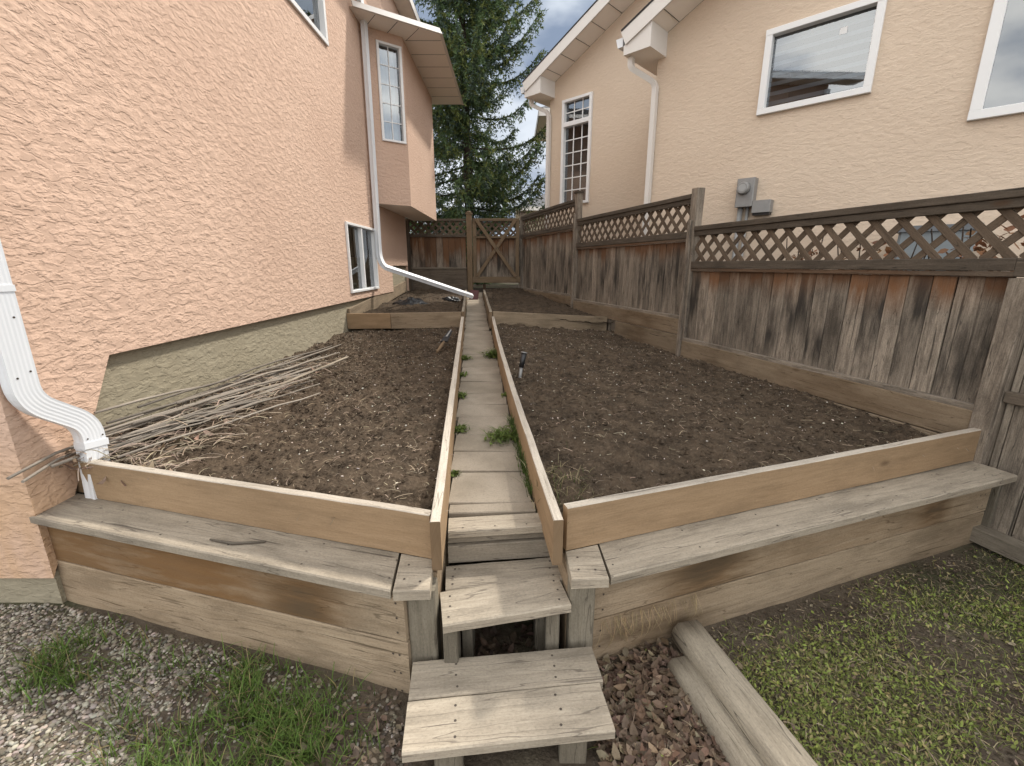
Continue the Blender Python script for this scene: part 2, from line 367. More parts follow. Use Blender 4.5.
sl=bpy.data.lights.new('sun','SUN'); sl.energy=2.2; sl.angle=math.radians(4); sl.color=(1,.95,.87)
so=bpy.data.objects.new('sun',sl); COL.objects.link(so)
D=Vector((math.sin(SUN_AZ)*math.cos(SUN_EL),math.cos(SUN_AZ)*math.cos(SUN_EL),math.sin(SUN_EL)))
so.rotation_euler=D.to_track_quat('Z','Y').to_euler(); so.location=(3,6,12)
S.view_settings.view_transform='Standard'; S.view_settings.look='None'; S.view_settings.exposure=1.02; S.view_settings.gamma=1; S.view_settings.use_curve_mapping=False
S.cycles.max_bounces=8; S.cycles.diffuse_bounces=4; S.cycles.transparent_max_bounces=12

# ------------------------------------------------------------------ plan of the yard
XW=-2.06                                    # stucco face of the left house
def path_z(y): return .466+.06*(y-1.7)
def lx(y): return -.268+(y-1.40)*(-.624+.268)/4.30        # path edge boards (centre lines)
def rx(y):
    t=(y-1.43)/4.27; return .165+(-.24-.165)*t-.022*math.sin(math.pi*min(max(t,0),1))
FA=-17.1; FD=azd(FA); FP=V(2.62,2.3,0)                     # fence line
FN=V(-FD[1],FD[0],0)                                        # towards the beds
def fence_pt(s,z,off=0): return FP+FD*s+FN*off+UP*z
AL,AR=azd(105.3),azd(71.0)

# ground sheet
def ground():
    xs=np.unique(np.concatenate([np.linspace(-400,-6,14),np.linspace(-6,6,121),np.linspace(6,400,14)]))
    ys=np.unique(np.concatenate([np.linspace(-60,-1,6),np.linspace(-1,3,61),np.linspace(3,16,40),np.linspace(16,900,16)]))
    X,Y=np.meshgrid(xs,ys); r=np.clip((Y-8.8)/1.6,0,1); r=r*r*(3-2*r)
    near=np.exp(-((X/4)**2+((Y-1)/3)**2))
    Z=r*.98+near*(fbm(X*3,Y*3,3,5)-.5)*.03-.012*near
    nx,ny=len(xs),len(ys); i=np.arange(nx*ny).reshape(ny,nx)
    F=np.stack([i[:-1,:-1],i[:-1,1:],i[1:,1:],i[1:,:-1]],-1).reshape(-1,4)
    tag(raw('ground',np.stack([X,Y,Z],-1).reshape(-1,3),F,M['ground'],smooth=True),kind='structure')
ground()

# ------------------------------------------------------------------ raised beds
def rustpatch(lst):
    """list of (centre u, half width, rust, dark) -> stain along a board"""
    def f(u,base=1.):
        g=b=0
        for c,h,r,d in lst:
            k=max(0,1-abs(u-c)/h); k=k*k*(3-2*k); g=max(g,r*k); b=max(b,d*k)
        return (base,g,b)
    return f
def screws(mb,pts,n,r=.0045):
    for p in pts: mb.disc(np.asarray(p)+V(random.uniform(-.004,.004),random.uniform(-.004,.004),0)*0,n,r)
ZB=.45
PLW=[M['wall'],M['screw']]
bedL=thing('raised_garden_bed','large timber raised bed beside the peach house, holding the heap of dry stalks','raised bed',(-1.2,2.6,0))
nL=V(-math.cos(math.radians(105.3))*-1,0,0)
nL=unit(np.cross(AL,UP)); nL=nL if nL[1]<0 else -nL         # outward (towards the camera)
nR=unit(np.cross(AR,UP)); nR=nR if nR[1]<0 else -nR
baseL=V(-.369,1.304,0); baseR=V(.304,1.430,0)
# front wall planks, left
def wallplank(par,P0,P1,n,z0,z1,t,patch,tone=1.,name='front_plank',nails=()):
    mb=MB(); c=-n*t/2
    mb.board(P0+c+UP*(z0+z1)/2,P1+c+UP*(z0+z1)/2,UP,z1-z0,t,segs=24,fn=(lambda u:patch(u,tone)),ch=.004,wob=.0012)
    d=unit(P1-P0)
    for u in nails:
        for k in range(3): mb.disc(P0+d*u+UP*(z0+(z1-z0)*(k+.6)/3.3)+n*.0005,n,.0045)
    return mb.build(name,PLW,par)
lenL=1.80; lenR=2.44
wallplank(bedL,baseL-AL*lenL,baseL,nL,-.06,.205,.04,rustpatch([(.15,.5,.15,.0),(.6,.3,.1,.0)]),1.02,nails=(1.765,1.74))
wallplank(bedL,baseL-AL*lenL,baseL-AL*.004,nL,.209,.411,.04,rustpatch([(.12,.4,.95,.2),(.45,.45,1.1,.1),(.76,.16,1.1,.85)]),.95,nails=(1.765,))
# bench, left
def bench(par,A,B,n,w,z,mat,nm='bench_seat',patch=None,tone=1.,rows=6,skew=0,at_end=True):
    mb=MB(); c=-n*w/2; t=.038
    mb.board(A+c+UP*(z-t/2),B+c+UP*(z-t/2),n,w,t,segs=16,fn=(lambda u:(tone,(patch(u)[1] if patch else 0),(patch(u)[2] if patch else 0))),ch=.005,wob=.001)
    L=np.linalg.norm(B-A); d=unit(B-A)
    for q in range(8):
        i=(16*8 if at_end else 0)+q; v=np.array(mb.v[i]); wc=float(np.dot(v-(B if at_end else A)-c,n))/w; mb.v[i]=tuple(v+d*skew*(.5-wc))
    for k in range(rows):
        u=.05+(L-.1)*k/max(1,rows-1)
        for q in (.25,.75): mb.disc(A+d*(u+random.uniform(-.02,.02))-n*w*(q+random.uniform(-.06,.06))+UP*z,UP,.0042)
    return mb.build(nm,[mat,M['screw']],par)
fl=V(-2.118,1.761,0); fr=V(-.402,1.273,0)
fl=fr-AL*1.775
bench(bedL,fl,fr-AL*.004,nL,.205,ZB,M['grey'],tone=.92,skew=-.078,patch=rustpatch([(.05,.1,0,.6)]))
def block(par,q,tone):
    mb=MB(); zt,zb=ZB+.001,ZB-.037; P=[V(*p,0) for p in q]; c=sum(P)/4; ins=[p+(c-p)*.03 for p in P]; uo=random.uniform(0,9)
    uvf=lambda p:(float(p[0])+uo,float(p[1])+uo)
    i0=[mb.addv(p+UP*zb) for p in P]; i1=[mb.addv(p+UP*(zt-.004)) for p in P]; i2=[mb.addv(p+UP*zt) for p in ins]
    col=[(tone,0,0)]*4
    mb.face(i2,[uvf(p) for p in P],col); mb.face(i0[::-1],[uvf(p) for p in P][::-1],col)
    for a in range(4):
        b=(a+1)%4; L=float(np.linalg.norm(P[b]-P[a]))
        mb.face([i0[a],i0[b],i1[b],i1[a]],[(uo,uo),(uo+L,uo),(uo+L,uo+.033),(uo,uo+.033)],col); mb.face([i1[a],i1[b],i2[b],i2[a]],[(uo,uo+.033),(uo+L,uo+.033),(uo+L,uo+.037),(uo,uo+.037)],col)
    for a,b in ((.25,.3),(.7,.25),(.3,.7)): mb.disc(P[0]*(1-a)*(1-b)+P[1]*a*(1-b)+P[2]*a*b+P[3]*(1-a)*b+UP*zt,UP,.0045)
    return mb.build('bench_seat',[M['grey'],M['screw']],par)
block(bedL,[(-.397,1.271),(-.274,1.277),(-.288,1.440),(-.417,1.475)],1.08)
# corner post, left
mb=MB(); pc=V(-.316,1.355,0); mb.board(pc+UP*-.05,pc+UP*.411,V(1,0,0),.098,.075,segs=6,fn=lambda u:(.9,0,.25*(1-u)),ch=.006,wob=.001); mb.build('corner_post',M['post'],bedL)
mb=MB(); mb.board(V(-.281,1.40,.212),V(-.292,1.75,.212),UP,.425,.02,segs=4,fn=lambda u:(1.05,.1,.1)); mb.build('stair_side',M['wall'],bedL)
# end trim against the house
mb=MB(); e0=baseL-AL*(lenL+.012)+nL*.004; mb.board(e0+UP*.0,e0+UP*.41,AL,.03,.045,segs=5,fn=lambda u:(.75,.1,.45),wob=.003); mb.build('end_trim',M['grey'],bedL)
# tan top boards, left (short one tucked behind the downspout)
TL=V(-.296,1.437,0)
mb=MB(); A0=TL-AL*1.745; mb.board(A0+UP*.541-nL*.02,TL+UP*.543-nL*.02,UP,.182,.038,segs=14,fn=lambda u:(1+.06*math.sin(9*u),.12*(u>.5),0),ch=.003,topmat=1,wob=.0012); mb.build('top_board',[M['tan'],M['pale']],bedL)
mb=MB(); A1=TL-AL*1.905; mb.board(A1+UP*.539-nL*.045,TL-AL*1.70+UP*.539-nL*.045,UP,.182,.038,segs=3,fn=lambda u:(.95,.1,0),ch=.003,topmat=1); mb.build('top_board',[M['tan'],M['tan']],bedL)
def pathboard(par,xf,y0,y1,z0,z1,h,name='side_board',mats=None,n=18,t=.036,tone=1.):
    mb=MB(); prof_w=h
    P=[V(xf(y0+(y1-y0)*k/n),y0+(y1-y0)*k/n,0) for k in range(n+1)]
    Z=[z0+(z1-z0)*k/n for k in range(n+1)]; uo=random.uniform(0,30); d=0; rows=[]; us=[]
    for k in range(n+1):
        tt=unit(P[min(k+1,n)]-P[max(k-1,0)]); nn=V(tt[1],-tt[0],0); j=random.uniform(-.0015,.0015)
        c=.003
        ring=[(-t/2+c,0),(t/2-c,0),(t/2,-c),(t/2,-h),(-t/2,-h),(-t/2,-c)]
        rows.append([mb.addv(P[k]+nn*(x+j)+UP*(Z[k]+z)) for x,z in ring])
        if k: d+=np.linalg.norm(P[k]-P[k-1])
        us.append(uo+d)
    per=[0,t,t+.004,t+.004+h,2*t+h,2*t+2*h,2*t+2*h+.004]
    for k in range(n):
        for i in range(6):
            j=(i+1)%6; m=1 if i in (0,1,5) else 0
            st=(tone*random.uniform(.94,1.06),0,0)
            mb.face([rows[k][i],rows[k][j],rows[k+1][j],rows[k+1][i]],[(us[k],per[i]),(us[k],per[i+1]),(us[k+1],per[i+1]),(us[k+1],per[i])],[(tone,0,0)]*4,m)
    mb.face(list(reversed(rows[0])),[(uo+q*.02,uo*.5+q*.01) for q in range(6)],[(.72,.35,.2)]*6,0); mb.face(rows[-1],[(0,0)]*6,[(1,0,0)]*6,0)
    o=mb.build(name,mats or [M['tan'],M['pale']],par); return o
pathboard(bedL,lx,1.385,5.69,.640,.872,.195,tone=1.12)
bedR=thing('raised_garden_bed','large timber raised bed along the right fence, with a pipe stake in its soil','raised bed',(1.2,2.6,0))
eR=baseR+AR*lenR
wallplank(bedR,baseR,eR,nR,-.06,.182,.04,rustpatch([(.12,.2,.3,.55),(.9,.2,.1,.3)]),.95,nails=(.04,lenR-.05))
wallplank(bedR,baseR+AR*.004,eR,nR,.186,.411,.04,rustpatch([(.22,.14,.9,1.1),(.8,.10,.9,1.2),(.5,.6,.25,0)]),1.0,nails=(.04,lenR-.05,lenR-.09))
fRl=V(.345,1.343,0); bench(bedR,fRl,fRl+AR*2.395,nR,.20,ZB,M['grey'],tone=1.0,rows=7,skew=.062,at_end=False)
block(bedR,[(.205,1.328),(.337,1.336),(.333,1.532),(.202,1.488)],1.12)
mb=MB(); pc=V(.255,1.425,0); mb.board(pc+UP*-.05,pc+UP*.411,V(1,.1,0),.094,.075,segs=6,fn=lambda u:(1.0,0,.2*(1-u)),ch=.006,wob=.001); mb.build('corner_post',M['post'],bedR)
mb=MB(); mb.board(V(.214,1.43,.212),V(.17,1.77,.212),UP,.425,.02,segs=4,fn=lambda u:(1.05,.15,.1)); mb.build('stair_side',M['wall'],bedR)
mb=MB(); e0=eR+AR*.028; mb.board(e0+UP*-.05,e0+UP*.411,AR,.05,.06,segs=4,fn=lambda u:(.7,0,.3)); mb.build('end_post',M['post'],bedR)
TR=V(.206,1.486,0)
mb=MB(); mb.board(TR+UP*.541-nR*.02,TR+AR*2.525+UP*.546-nR*.02,UP,.182,.038,segs=16,fn=lambda u:(1.02-.05*math.sin(7*u),.10*(u>.7),0),ch=.003,topmat=1,wob=.0012); mb.build('top_board',[M['tan'],M['pale']],bedR)
pathboard(bedR,rx,1.425,5.69,.622,.872,.185,tone=1.05)
# back beds
bedBL=thing('raised_garden_bed','small raised bed in the far left corner, below the white downspout','raised bed',(-1.3,6.8,.7))
mb=MB(); mb.board(V(-2.10,5.76,.805),V(-1.545,5.76,.81),UP,.195,.038,segs=3,fn=lambda u:(1,.25,0)); mb.build('front_board',M['tan'],bedBL)['label']='honey brown end piece of the front board'
mb=MB(); mb.board(V(-1.54,5.76,.81),V(-.645,5.76,.825),UP,.20,.038,segs=6,fn=lambda u:(.82,.1,.1)); mb.build('front_board',M['wall'],bedBL)
bx=lambda y:-.622-.0867*(y-5.75)
bxr=lambda y:-.268-.0867*(y-5.75)
pathboard(bedBL,bx,5.74,9.0,.93,1.03,.21,mats=[M['wall'],M['grey']],tone=.9)
mb=MB(); mb.board(V(-2.085,5.79,.86),V(-2.085,9.0,1.10),UP,.2,.03,segs=8,fn=lambda u:(.85,.0,.1)); mb.build('wall_side_board',M['wall'],bedBL)
bedBR=thing('raised_garden_bed','small raised bed in the far right corner before the gate','raised bed',(.2,7.,.7))
mb=MB(); mb.board(V(-.25,5.76,.83),V(1.31,6.28,.70),UP,.205,.038,segs=10,fn=lambda u:(.8,0,.12)); mb.build('front_board',M['wall'],bedBR)
mb=MB(); mb.board(V(1.36,6.31,.56),V(1.36,6.31,.80),V(1,.3,0),.05,.05,fn=lambda u:(.7,.2,.2)); mb.build('corner_post',M['fence'],bedBR)
pathboard(bedBR,bxr,5.74,9.0,.925,1.03,.21,mats=[M['wall'],M['grey']],tone=.85)

# ------------------------------------------------------------------ soil
def soil(name,P,nu,nv,amp,sd,clods):
    """P(u,v)-> x,y,z arrays"""
    u=np.linspace(0,1,nu);v=np.linspace(0,1,nv);U,Vv=np.meshgrid(u,v); X,Y,Z=P(U,Vv)
    big=(fbm(X*2.2,Y*2.2,3,sd)-.5)*.10
    lump=fbm(X*9,Y*9,5,sd+3); lump=np.abs(lump-.5)*2
    fine=fbm(X*26,Y*26,3,sd+9)
    Z=Z+big+(lump-.25)*amp+(fine-.5)*amp*.75
    i=np.arange(nu*nv).reshape(nv,nu); F=np.stack([i[:-1,:-1],i[:-1,1:],i[1:,1:],i[1:,:-1]],-1).reshape(-1,4)
    VV=[np.stack([X,Y,Z],-1).reshape(-1,3)]; FF=[F]; base=nu*nv
    # clods
    cu=rng.integers(0,nv*nu,clods); C=VV[0][cu]; r=rng.uniform(.003,.012,clods)*rng.choice([1,1,1,1.7],clods)
    oc=np.array([[1,0,0],[0,1,0],[-1,0,0],[0,-1,0],[0,0,1],[0,0,-1]],float)
    of=np.array([[0,1,4],[1,2,4],[2,3,4],[3,0,4],[1,0,5],[2,1,5],[3,2,5],[0,3,5]])
    J=rng.uniform(.6,1.4,(clods,6,1)); th=rng.uniform(0,6.28,clods); ct,st=np.cos(th),np.sin(th)
    pv=oc[None]*J*r[:,None,None]; x=pv[...,0]*ct[:,None]-pv[...,1]*st[:,None]; y=pv[...,0]*st[:,None]+pv[...,1]*ct[:,None]
    pv=np.stack([x,y,pv[...,2]*.8],-1)+C[:,None]+np.array([0,0,.003])
    o=raw(name,np.concatenate([VV[0]]+[]),F,M['soil'],smooth=True); tag(o,kind='structure')
    tf=of[None]+np.arange(clods)[:,None,None]*6
    o2=raw('soil_clods',pv.reshape(-1,3),tf.reshape(-1,3),M['soil']); tag(o2,'crumbly clods of dark earth scattered over the bed','soil',kind='stuff')
    return X,Y,Z
def frontL(x): return 1.437+.025+(x+.296)*(-math.cos(math.radians(105.3)))/(-math.sin(math.radians(105.3)))
def PL(u,v):
    y1=5.745; xl=-2.115; yf0=TL[1]+.03
    xr_=lambda y:-.268+(y-1.40)*(-.356)/4.30-.016
    x0=xl+(u)*(xr_(1.45)-xl); slope=AL[1]/AL[0]; yf=TL[1]+(x0-TL[0])*slope+.035
    y=yf+(y1-yf)*v; x=xl+u*(xr_(y)-xl)
    z=.555+(y-1.6)/(5.7-1.6)*(.70-.555)+.02*u*(v)-.0
    z=z+.05*np.exp(-(u/.12)**2)*(1-v)
    return x,y,z
def PR(u,v):
    rl=lambda y:(.165+(-.405)*((y-1.43)/4.27)-.022*np.sin(np.pi*np.clip((y-1.43)/4.27,0,1)))+.016
    slope=AR[1]/AR[0]
    x0=.2+u*2.4; yf=TR[1]+(x0-TR[0])*slope+.035
    yb=5.77+u*.52; y=yf+(yb-yf)*v
    xf=2.62-.3076*(y-2.3)+.02; x=rl(y)+u*(xf-rl(y))
    z=.555+v*(.215-.19*u)-.035*u*(1-v)*.6
    return x,y,z
GL=soil('soil',PL,200,420,.040,3,4200)
GR=soil('soil',PR,240,420,.040,8,4800)
def PBL(u,v):
    y=5.78+v*4.1; x=-2.1+u*((-.622-.0867*(y-5.75))+2.1); return x,y,.83+v*.16+0*x
def PBR(u,v):
    y=5.79+v*4.1+u*.45*(1-v); xl=-.268-.0867*(y-5.75); xr=2.62-.3076*(y-2.3)+.03; x=xl+u*(xr-xl); return x,y,.84+v*.15-.1*u*(1-v)
soil('soil',PBL,70,140,.04,14,500); soil('soil',PBR,70,140,.04,19,500)

# straw and pale chips lying on the soil
def ribbons(P,az,L,w,col,lift=.004,curl=1.,up=0.,n=5):
    k=len(P); s=np.linspace(0,1,n); a=az[:,None]+curl*(rng.uniform(-1,1,(k,1)))*s[None]*2.0
    dx=np.cos(a);dy=np.sin(a); st=L[:,None]/(n-1)
    x=P[:,0:1]+np.cumsum(dx*st,1);y=P[:,1:2]+np.cumsum(dy*st,1)
    z=P[:,2:3]+lift+rng.uniform(0,1,(k,1))*.012+np.sin(s[None]*np.pi)*L[:,None]*rng.uniform(0,.22,(k,1))+up*s[None]*L[:,None]
    nx=-dy*w[:,None]/2;ny=dx*w[:,None]/2
    A=np.stack([x-nx,y-ny,z],-1);B=np.stack([x+nx,y+ny,z+w[:,None]*.4],-1)
    vv=np.stack([A,B],2).reshape(k,n*2,3); i=np.arange(n-1)*2
    f=np.stack([i,i+1,i+3,i+2],-1)[None]+(np.arange(k)*n*2)[:,None,None]
    return vv.reshape(-1,3),f.reshape(-1,4),np.repeat(col,n*2,0)
def jit(c,k,v=.3): return np.clip(np.array(c)[None]*rng.uniform(1-v,1+v,(k,1))*rng.uniform(.93,1.07,(k,3)),0,1)
def soilstuff(G,k,label,bias=None):
    X,Y,Z=G; idx=rng.integers(0,X.size,k*3)
    P=np.stack([X.ravel(),Y.ravel(),Z.ravel()],-1)[idx]
    dn=vnoise(P[:,0]*2.5,P[:,1]*2.5,77); P=P[rng.uniform(0,1,len(P))<.15+.6*dn][:k]; k=len(P)
    v,f,c=ribbons(P,rng.uniform(0,6.28,k),rng.uniform(.010,.036,k)*rng.choice([1,1,1,1,2.2],k),rng.uniform(.0011,.0030,k),jit((.22,.17,.12),k,.6),n=5,curl=.6)
    tag(raw('straw',v,f,M['stone'],c),label,'straw',kind='stuff')
soilstuff(GL,5200,'bits of dry straw strewn over the soil of the bed by the peach house')
soilstuff(GR,5000,'bits of dry straw strewn over the soil of the bed by the fence')
def pebbles(P,r,col,name,label,cat,flat=.6):
    t=(1+5**.5)/2; iv=np.array([[-1,t,0],[1,t,0],[-1,-t,0],[1,-t,0],[0,-1,t],[0,1,t],[0,-1,-t],[0,1,-t],[t,0,-1],[t,0,1],[-t,0,-1],[-t,0,1]])/1.9
    fv=np.array([[0,11,5],[0,5,1],[0,1,7],[0,7,10],[0,10,11],[1,5,9],[5,11,4],[11,10,2],[10,7,6],[7,1,8],[3,9,4],[3,4,2],[3,2,6],[3,6,8],[3,8,9],[4,9,5],[2,4,11],[6,2,10],[8,6,7],[9,8,1]])
    k=len(P); sc=np.stack([rng.uniform(.8,1.5,k),rng.uniform(.6,1.05,k),rng.uniform(.35,.8,k)*flat/.6],-1)*r[:,None]
    pv=iv[None]*sc[:,None]*rng.uniform(.88,1.12,(k,12,1)); th=rng.uniform(0,6.28,k);ct,st=np.cos(th)[:,None],np.sin(th)[:,None]
    tl=rng.normal(0,.25,(k,1)); x,y,z=pv[...,0],pv[...,1],pv[...,2]; z=z+x*tl; 
    pv=np.stack([x*ct-y*st,x*st+y*ct,z],-1)+P[:,None]
    f=fv[None]+np.arange(k)[:,None,None]*12
    o=raw(name,pv.reshape(-1,3),f.reshape(-1,3),M['stone'],np.repeat(col,12,0),smooth=True); tag(o,label,cat,kind='stuff'); return o
for G,k,lb in ((GL,420,'small pale stones and chips on the soil beside the peach house'),(GR,420,'small pale stones and chips on the soil beside the fence')):
    X,Y,Z=G; idx=rng.integers(0,X.size,k); P=np.stack([X.ravel(),Y.ravel(),Z.ravel()],-1)[idx]+V(0,0,.002)
    pebbles(P,rng.uniform(.003,.0075,k),jit((.5,.45,.38),k,.4),'soil_chips',lb,'stones')

# ------------------------------------------------------------------ path and steps
mb=MB(); n=24
pts=[(y,lx(y) if y<5.7 else bx(y),rx(y) if y<5.7 else bxr(y)) for y in np.linspace(1.76,9.9,n)]
for a,b in zip(pts[:-1],pts[1:]):
    mb.quad([V(a[1],a[0],path_z(a[0])-.018),V(a[2],a[0],path_z(a[0])-.018),V(b[2],b[0],path_z(b[0])-.018),V(b[1],b[0],path_z(b[0])-.018)])
tag(mb.build('path',M['ground']),kind='structure')
y=1.735; k=0; proto=None
lens=[.075,.28,.225,.225,.27,.235,.235,.29,.205,.22,.235]+[.235]*24
for L in lens:
    yc=y+L/2; xl=lx(yc) if yc<5.7 else bx(yc); xr=rx(yc) if yc<5.7 else bxr(yc)
    mb=MB(); w=xr-xl-.05; cx=(xl+xr)/2+random.uniform(-.006,.006); rot=-.075+random.uniform(-.015,.015)
    d=V(math.cos(rot),-math.sin(rot)*-1*-1,0); d=V(math.cos(rot),-math.sin(rot),0); f=V(-d[1],d[0],0)
    d2=V(math.cos(.09),math.sin(.09)*.0+.035,0)
    c=V(cx,yc,path_z(yc)-.02+random.uniform(-.003,.003)); tl=random.uniform(-.006,.006)
    mb.board(c-d2*w/2-UP*tl,c+d2*w/2+UP*tl,V(0,1,.06),L-random.choice([.006,.008,.012]),.04,ch=.004)
    o=mb.build('paving_slab',M['paver']); recentre(o,c-UP*.02); tag(o,'plain beige concrete slab laid across the narrow path between the beds','paving slab','concrete slabs of the narrow path')
    y+=L
    if y>9.6: break
GW=[M['grey'],M['screw']]
step=thing('wooden_step','upper wooden step wedged between the two beds, against the path riser','step',(-.03,1.45,.1))
def tread(par,pts,z,t=.038,tones=(1,1),split=.5,nails=.1,name='tread_plank'):
    bl,br,fr_,fl_=[np.asarray(p,float) for p in pts]
    for k,(a,b) in enumerate(((0,split-.008),(split+.008,1))):
        A=(bl+(fl_-bl)*(a+b)/2); B=(br+(fr_-br)*(a+b)/2); w=np.linalg.norm(fl_-bl)*(b-a)
        mb=MB(); mb.board(A+UP*(z-t/2),B+UP*(z-t/2),unit(bl-fl_),w,t,segs=8,fn=lambda u:(tones[k],0,.12 if k==0 else 0),ch=.005,wob=.0012)  # rear plank darker, front paler: shade of the step above put into the tones
        d=unit(B-A); L=np.linalg.norm(B-A); wd=unit(bl-fl_)
        for u in (nails,L-nails):
            for q in (-.3,0,.3): mb.disc(A+d*(u+random.uniform(-.006,.006))+wd*w*q+UP*z,UP,.0045)
        mb.build(name,[M['grey'],M['screw']],par)
tread(step,[V(-.262,1.580,0),V(.183,1.622,0),V(.200,1.378,0),V(-.248,1.262,0)],.32,tones=(.95,1.12),split=.46,nails=.03)
mb=MB(); mb.board(V(-.262,1.645,.449),V(.140,1.69,.449),V(0,1,0),.105,.034,segs=5,fn=lambda u:(1.12,0,0),ch=.004); [mb.disc(V(-.2+.13*q,1.62+.014*q,.466),UP,.004) for q in range(3)]; mb.build('nosing',GW,step)
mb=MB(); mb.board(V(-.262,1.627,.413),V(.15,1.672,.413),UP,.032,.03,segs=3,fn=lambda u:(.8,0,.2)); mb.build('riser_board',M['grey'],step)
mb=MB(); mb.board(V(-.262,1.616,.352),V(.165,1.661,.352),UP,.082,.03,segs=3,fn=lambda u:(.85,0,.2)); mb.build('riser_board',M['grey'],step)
for x,yy in ((-.215,1.33),(.15,1.42)):
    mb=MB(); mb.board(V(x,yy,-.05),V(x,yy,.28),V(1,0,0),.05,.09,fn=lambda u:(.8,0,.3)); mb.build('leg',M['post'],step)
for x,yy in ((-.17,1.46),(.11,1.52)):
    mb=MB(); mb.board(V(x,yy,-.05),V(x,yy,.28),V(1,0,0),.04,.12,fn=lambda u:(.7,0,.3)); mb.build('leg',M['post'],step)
step2=thing('wooden_step','lowest wooden step of two wide planks, standing on the leafy ground','step',(-.02,1.17,0))
tread(step2,[V(-.351,1.295,0),V(.299,1.362,0),V(.305,1.052,0),V(-.318,.979,0)],.14,tones=(1.0,1.14),split=.47,nails=.155)
for x,yy in ((-.19,1.03),(.19,1.08),(-.2,1.24),(.2,1.28)):
    mb=MB(); mb.board(V(x,yy,-.06),V(x,yy,.101),V(1,0,0),.085,.04,fn=lambda u:(.85,.1,.2)); mb.build('leg',M['post'],step2)

# ------------------------------------------------------------------ right fence
def picket_panel(name,par,s0,s1,z0,z1,off=.03,pw=.125,t=.017,seed=1,pt=None,stainlen=.22,rmul=1.):
    pt=pt or fence_pt; r=random.Random(seed); mb=MB(); s=s0; di=unit(pt(1,0)-pt(0,0)); 
    while s<s1-.02:
        w=min(pw*r.uniform(.92,1.08),s1-s); c=s+w/2; tone=r.choice([.8,.9,1.,1.05,1.15,1.25])*r.uniform(.95,1.05); ru=r.choice([.5,.9,1.3,1.6])*rmul; dk=r.choice([0,0,.4,1.,1.3]); dc=r.uniform(.1,.7); dh=r.uniform(.25,.65)
        sl=stainlen*r.uniform(.5,1.3)
        def fn(u): 
            h=(1-u)*(z1-z0); k=max(0,1-h/sl); kb=max(0,1-abs(u-dc)/dh)
            return (tone,ru*k**1.2,max(dk*kb,.35*max(0,1-h/.06)))
        o=r.uniform(-.003,.003)
        mb.board(pt(c,z0,off+o),pt(c+r.uniform(-.003,.003),z1,off+o),di,w-.0045,t,segs=10,fn=fn,ch=.003,wob=.0008)
        s+=w
    mb.board(pt((s0+s1)/2,z0+.005,off-t*.5-.006),pt((s0+s1)/2,z1-.005,off-t*.5-.006),di,s1-s0-.004,.006,fn=lambda u:(.25,0,.6),ch=.001)  # dark backing sheet added so the gaps between pickets read dark
    return mb.build(name,M['fence'],par)
def lattice_panel(name,par,s0,s1,z0,z1,off=.0,pitch=.165,w=.042,t=.008,pt=None):
    pt=pt or fence_pt; mb=MB(); H=z1-z0
    for sgn,o in ((1,off),(-1,off-t-.001)):
        k=s0-H
        while k<s1+H:
            # line: s = k + sgn*(z-z0) (45 degrees), clipped to the panel
            a,b=(k,k+H) if sgn>0 else (k+H,k)
            za,zb=z0,z1
            def clip(a,za,b,zb):
                out=[]
                for (p,q,pz,qz) in ((a,b,za,zb),):
                    t0,t1=0.,1.
                    d=q-p
                    for lim,side in ((s0,1),(s1,-1)):
                        if abs(d)<1e-9: continue
                        tt=(lim-p)/d
                        if d*side>0: t0=max(t0,tt)
                        else: t1=min(t1,tt)
                    if t1-t0<.06: return None
                    return (p+d*t0,pz+(qz-pz)*t0,p+d*t1,pz+(qz-pz)*t1)
            c=clip(a,za,b,zb)
            if c:
                A=pt(c[0],c[1],o);B=pt(c[2],c[3],o); n=unit(pt(0,0,1)-pt(0,0,0)); wd=np.cross(unit(B-A),n)
                tn=random.uniform(.8,1.2); mb.board(A,B,wd,w,t,segs=1,fn=lambda u:(tn,0,.1),ch=.0015)
            k+=pitch
    return mb.build(name,M['lattice'],par)
def rail(name,par,s0,s1,z0,z1,o0,o1,mat,tone=1.,patch=None,pt=None,segs=10):
    pt=pt or fence_pt; mb=MB(); zc=(z0+z1)/2; oc=(o0+o1)/2
    mb.board(pt(s0,zc,oc),pt(s1,zc,oc),UP,z1-z0,abs(o1-o0),segs=segs,fn=(lambda u:(tone,*(patch(u)[1:] if patch else (0,0)))),ch=.004,wob=.001)
    return mb.build(name,mat,par)
fence=thing('wooden_fence','weathered brown board fence topped with lattice, stepping up along the right beds','fence',fence_pt(3.5,.3))
SP=[.03,2.62,5.39,8.17]                       # post positions along the line
